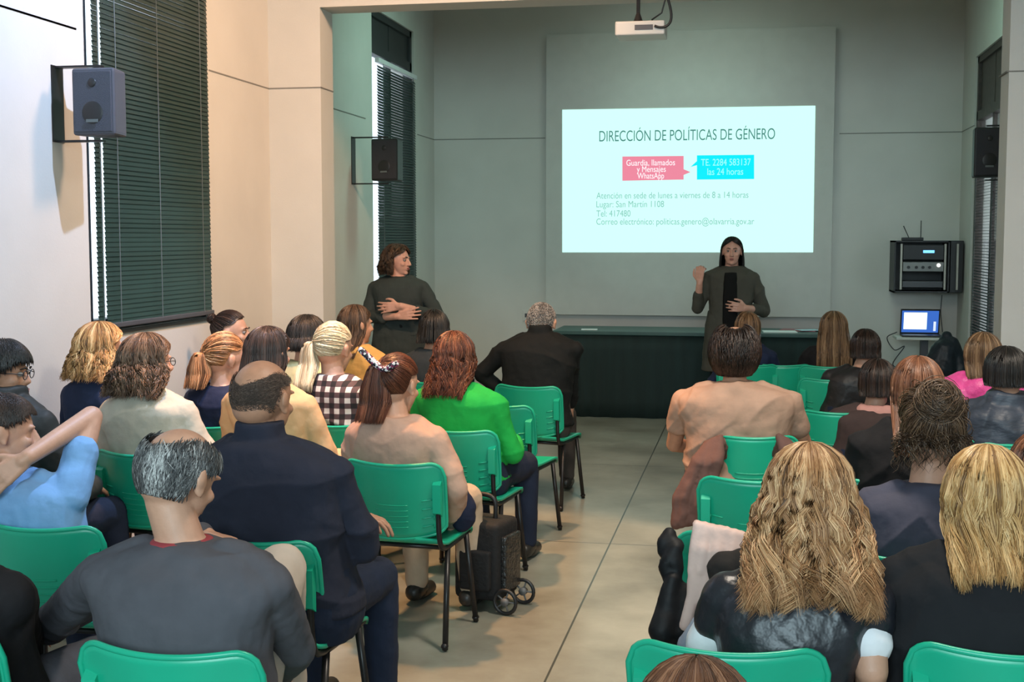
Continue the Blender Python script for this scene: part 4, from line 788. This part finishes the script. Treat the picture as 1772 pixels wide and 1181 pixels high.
# ---- draped clothes and bags
def blob(name, label, cat, m, chains, vox=.008, disp=.02, fo=.012, flatten=None):
    """chains of (px, py, y, radius) laid where the thing hangs"""
    P0 = at(chains[0][0][0], chains[0][0][1], y=chains[0][0][2]); mb = MB()
    for c in chains: mb.chain([at(q[0], q[1], y=q[2])-P0 for q in c], [q[3] for q in c], 14)
    o = link(name, folds(remesh(mb, name, vox, 3, disp, .07), fo, len(label)*.7), m, loc=tuple(P0)); tag(o, label, cat); return o
yr = Y4+.06
blob('brown_jacket', 'brown jacket hung over the left of the chair of the man in the tan T-shirt', 'jacket', cloth('brown_jacket_cloth', (.135, .070, .058)),
     [[(1222+5*k, 757+(5-k)*2, yr-.008*(k % 2), .014), (1205+7*k, 800, yr-.05-.012*(k % 2), .020), (1172+12*k, 860, yr-.06-.014*(k % 2), .024), (1170+9.5*k, 908-2*k, yr-.05-.012*(k % 2), .022)] for k in range(6)]
     +[[(1248, 765, yr-.01, .015), (1252, 790, yr+.085, .010), (1300, 790, yr+.085, .010), (1342, 790, yr+.085, .010), (1350, 765, yr-.01, .015)]]
     +[[(1348+6*k, 756+3*k, yr-.02, .016), (1358+9*k, 775+3*k, yr-.04, .022), (1366+9*k, 800, yr-.04, .022)] for k in range(3)], disp=.012, fo=.016)
yq = Y2
blob('pink_sweater', 'pale pink sweater hanging over the chair beside the aisle', 'sweater', cloth('pale_pink_knit', (.66, .46, .40)),
     [[(1206+13*k, 906+3.2*k, yq+.0, .012), (1206+13*k, 910+3.2*k, yq-.028, .014), (1203+12.5*k, 950+2*k, yq-.045-.010*(k % 2), .016), (1200+12*k, 990-(k % 3)*3, yq-.05-.012*(k % 2), .017)] for k in range(8)]
     +[[(1206, 985, yq-.05, .020), (1198, 1035, yq-.05, .020), (1186, 1082, yq-.05, .018)], [(1216, 985, yq-.052, .020), (1208, 1035, yq-.05, .020)], [(1238, 985, yq-.06, .022), (1230, 1040, yq-.065, .026), (1238, 1078, yq-.065, .024)], [(1250, 985, yq-.06, .020), (1246, 1040, yq-.065, .020), (1250, 1068, yq-.065, .018)]], vox=.006, disp=.010, fo=.012)
blob('black_jacket', 'black jacket bunched on the chair under the pale pink sweater', 'jacket', cloth('black_jacket_cloth', (.022, .018, .016)), [[(1255, 985, yq-.11, .045), (1265, 1040, yq-.11, .05), (1290, 1085, yq-.11, .05)], [(1290, 980, yq-.11, .045), (1300, 1060, yq-.12, .05)]])
blob('grey_scarf', 'small piece of light grey cloth below the pale pink sweater', 'cloth', cloth('blue_grey_cloth', (.24, .27, .33)), [[(1225, 1060, yq-.13, .018), (1205, 1095, yq-.13, .030), (1195, 1120, yq-.13, .034)], [(1228, 1062, yq-.13, .018), (1225, 1115, yq-.13, .034)]])
blob('black_backpack', 'black backpack hanging on the aisle side of the chair with the pink sweater', 'backpack', cloth('black_nylon', (.006, .006, .007), .6),
     [[(1158, 925, yq+.10, .020), (1146, 938, yq+.08, .018), (1152, 952, yq+.08, .018), (1168, 945, yq+.08, .020)], [(1166, 950, yq+.06, .012), (1152, 985, yq+.05, .010), (1158, 1010, yq+.05, .012)], [(1170, 950, yq+.06, .012), (1168, 1010, yq+.05, .02)],
      [(1164, 1005, yq+.03, .018), (1152, 1060, yq+.02, .036), (1146, 1092, yq+.0, .040)], [(1176, 1030, yq+.06, .04), (1172, 1090, yq+.04, .055)]], disp=.012)
yk = yc(1650, 642)
blob('dark_coat', 'dark blue-black coat piled on a chair by the laptop stand', 'coat', cloth('blue_black_coat', (.010, .016, .022), .5), [[(1638, 584, yk+.03, .04), (1634, 612, yk, .10), (1628, 636, yk, .13)], [(1648, 592, yk, .04), (1656, 640, yk, .09)], [(1640, 640, yk+.1, .09), (1645, 700, yk+.2, .10)]])
blob('navy_bag', 'navy cloth bag held at the side of the auburn woman', 'bag', cloth('navy_cloth', (.016, .020, .045)), [[(795, 850, 5.06, .03), (803, 880, 5.08, .045), (800, 905, 5.1, .04)]])
# trolley bag
p0 = at(842, 1050, z=0); tr = empty('trolley_bag', tuple(p0), -.25); tag(tr, 'black trolley bag with wheels on the floor beside the auburn woman', 'trolley bag')
M_nyl = mat('black_ballistic_cloth', (.005, .005, .006), .8, noise=.3, nscale=30, bump=.3, bscale=60)
MB().bbox((-.12, -.09, .05), (.10, .13, .40), .03).build('body', M_nyl, tr, True)
MB().bbox((-.08, -.12, .10), (.07, -.085, .28), .015).build('pocket', M_nyl, tr, True)
MB().bbox((.095, -.06, .09), (.125, .10, .34), .012).build('side_pocket', mat('glossy_black_trim', (.02, .02, .02), .2, noise=.5, nscale=60, bump=1., bscale=60), tr, True)
for yy in (-.09, .10):
    wv = [(.135+.056*cos(t)*0+.052*cos(t), yy, .0605+.052*sin(t)) for t in np.linspace(0, 2*pi, 25)]; wh = MB().tube(wv, .0085, 8, cap=False).build('wheel', M_black, tr, True)
    hb = MB().tube([(.135, yy-.012, .0605), (.135, yy+.012, .0605)], .018, 14)
    for k in range(5): hb.tube([(.135, yy, .0605), (.135+.05*cos(k*1.257), yy, .0605+.05*sin(k*1.257))], .004, 6)
    hb.build('spokes', mat('grey_spokes', (.12, .12, .12), .5), wh, True)
MB().tube(cr([(-.10, .03, .39), (-.10, .03, .47), (-.07, .03, .50), (.0, .03, .50), (.03, .03, .47), (.03, .03, .39)]), .011, 8).build('handle', M_black, tr, True)
# patterned ribbon of the auburn woman
def child_local(o, p): q = Matrix.Rotation(-o.rotation_euler.z, 3, 'Z')@(Vector(p)-o.location); return np.array(q)
M_rib = bpy.data.materials.new('patterned_ribbon'); M_rib.use_nodes = True; nt = M_rib.node_tree; b = nt.nodes['Principled BSDF']
vo = nt.nodes.new('ShaderNodeTexVoronoi'); vo.inputs['Scale'].default_value = 120; tc = nt.nodes.new('ShaderNodeTexCoord'); nt.links.new(tc.outputs['Object'], vo.inputs['Vector'])
rp = nt.nodes.new('ShaderNodeValToRGB'); rp.color_ramp.interpolation = 'CONSTANT'; rp.color_ramp.elements[0].color = (.01, .01, .02, 1); rp.color_ramp.elements[1].position = .62; rp.color_ramp.elements[1].color = (.8, .74, .74, 1); e_ = rp.color_ramp.elements.new(.45); e_.color = (.25, .04, .10, 1)
nt.links.new(vo.outputs['Color'], rp.inputs[0]); nt.links.new(rp.outputs[0], b.inputs['Base Color'])
rb = MB(); yy = Y3+.10
rb.chain([child_local(AU, at(625, 606, y=yy)), child_local(AU, at(643, 624, y=yy)), child_local(AU, at(662, 640, y=yy)), child_local(AU, at(676, 637, y=yy-.02))], [.014, .016, .014, .016], 10).cap(child_local(AU, at(668, 640, y=yy-.03)), child_local(AU, at(684, 630, y=yy-.03)), .013, .016)
link('hair_ribbon', remesh(rb, 'ribbon', .005, 2), M_rib, AU)
PKH = mat('pink_hood_cloth', (.55, .27, .23), .9, bump=.3, bscale=20)
for o in list(C.objects):
    if o.name.startswith('person') and 'pink hood' in o.get('label', ''):
        hc = np.array(o['_hc']); mb = MB()
        for q in np.linspace(-1, 1, 9): a_ = q*1.9; mb.ell(hc+np.array([.085*sin(a_), -.06*cos(a_)-.045, -.14]), (.045, .04, .04))
        mb.ell(hc+np.array([0, -.11, -.18]), (.085, .04, .07)); link('hood', remesh(mb, 'hood', .008, 3, .012, .06), PKH, o)
# wall socket
so_ = empty('wall_socket', tuple(at(911, 546, y=YB-.004))); tag(so_, 'small pale wall socket left of the shaved head of the man in black', 'wall socket')
MB().bbox((-.035, -.012, -.055), (.035, .004, .055), .004).build('plate', M_wall, so_); MB().box((-.015, -.014, -.02), (.015, -.011, .02)).build('outlet', M_grey, so_)
for o in list(C.objects):
    if '_hc' in o: del o['_hc']
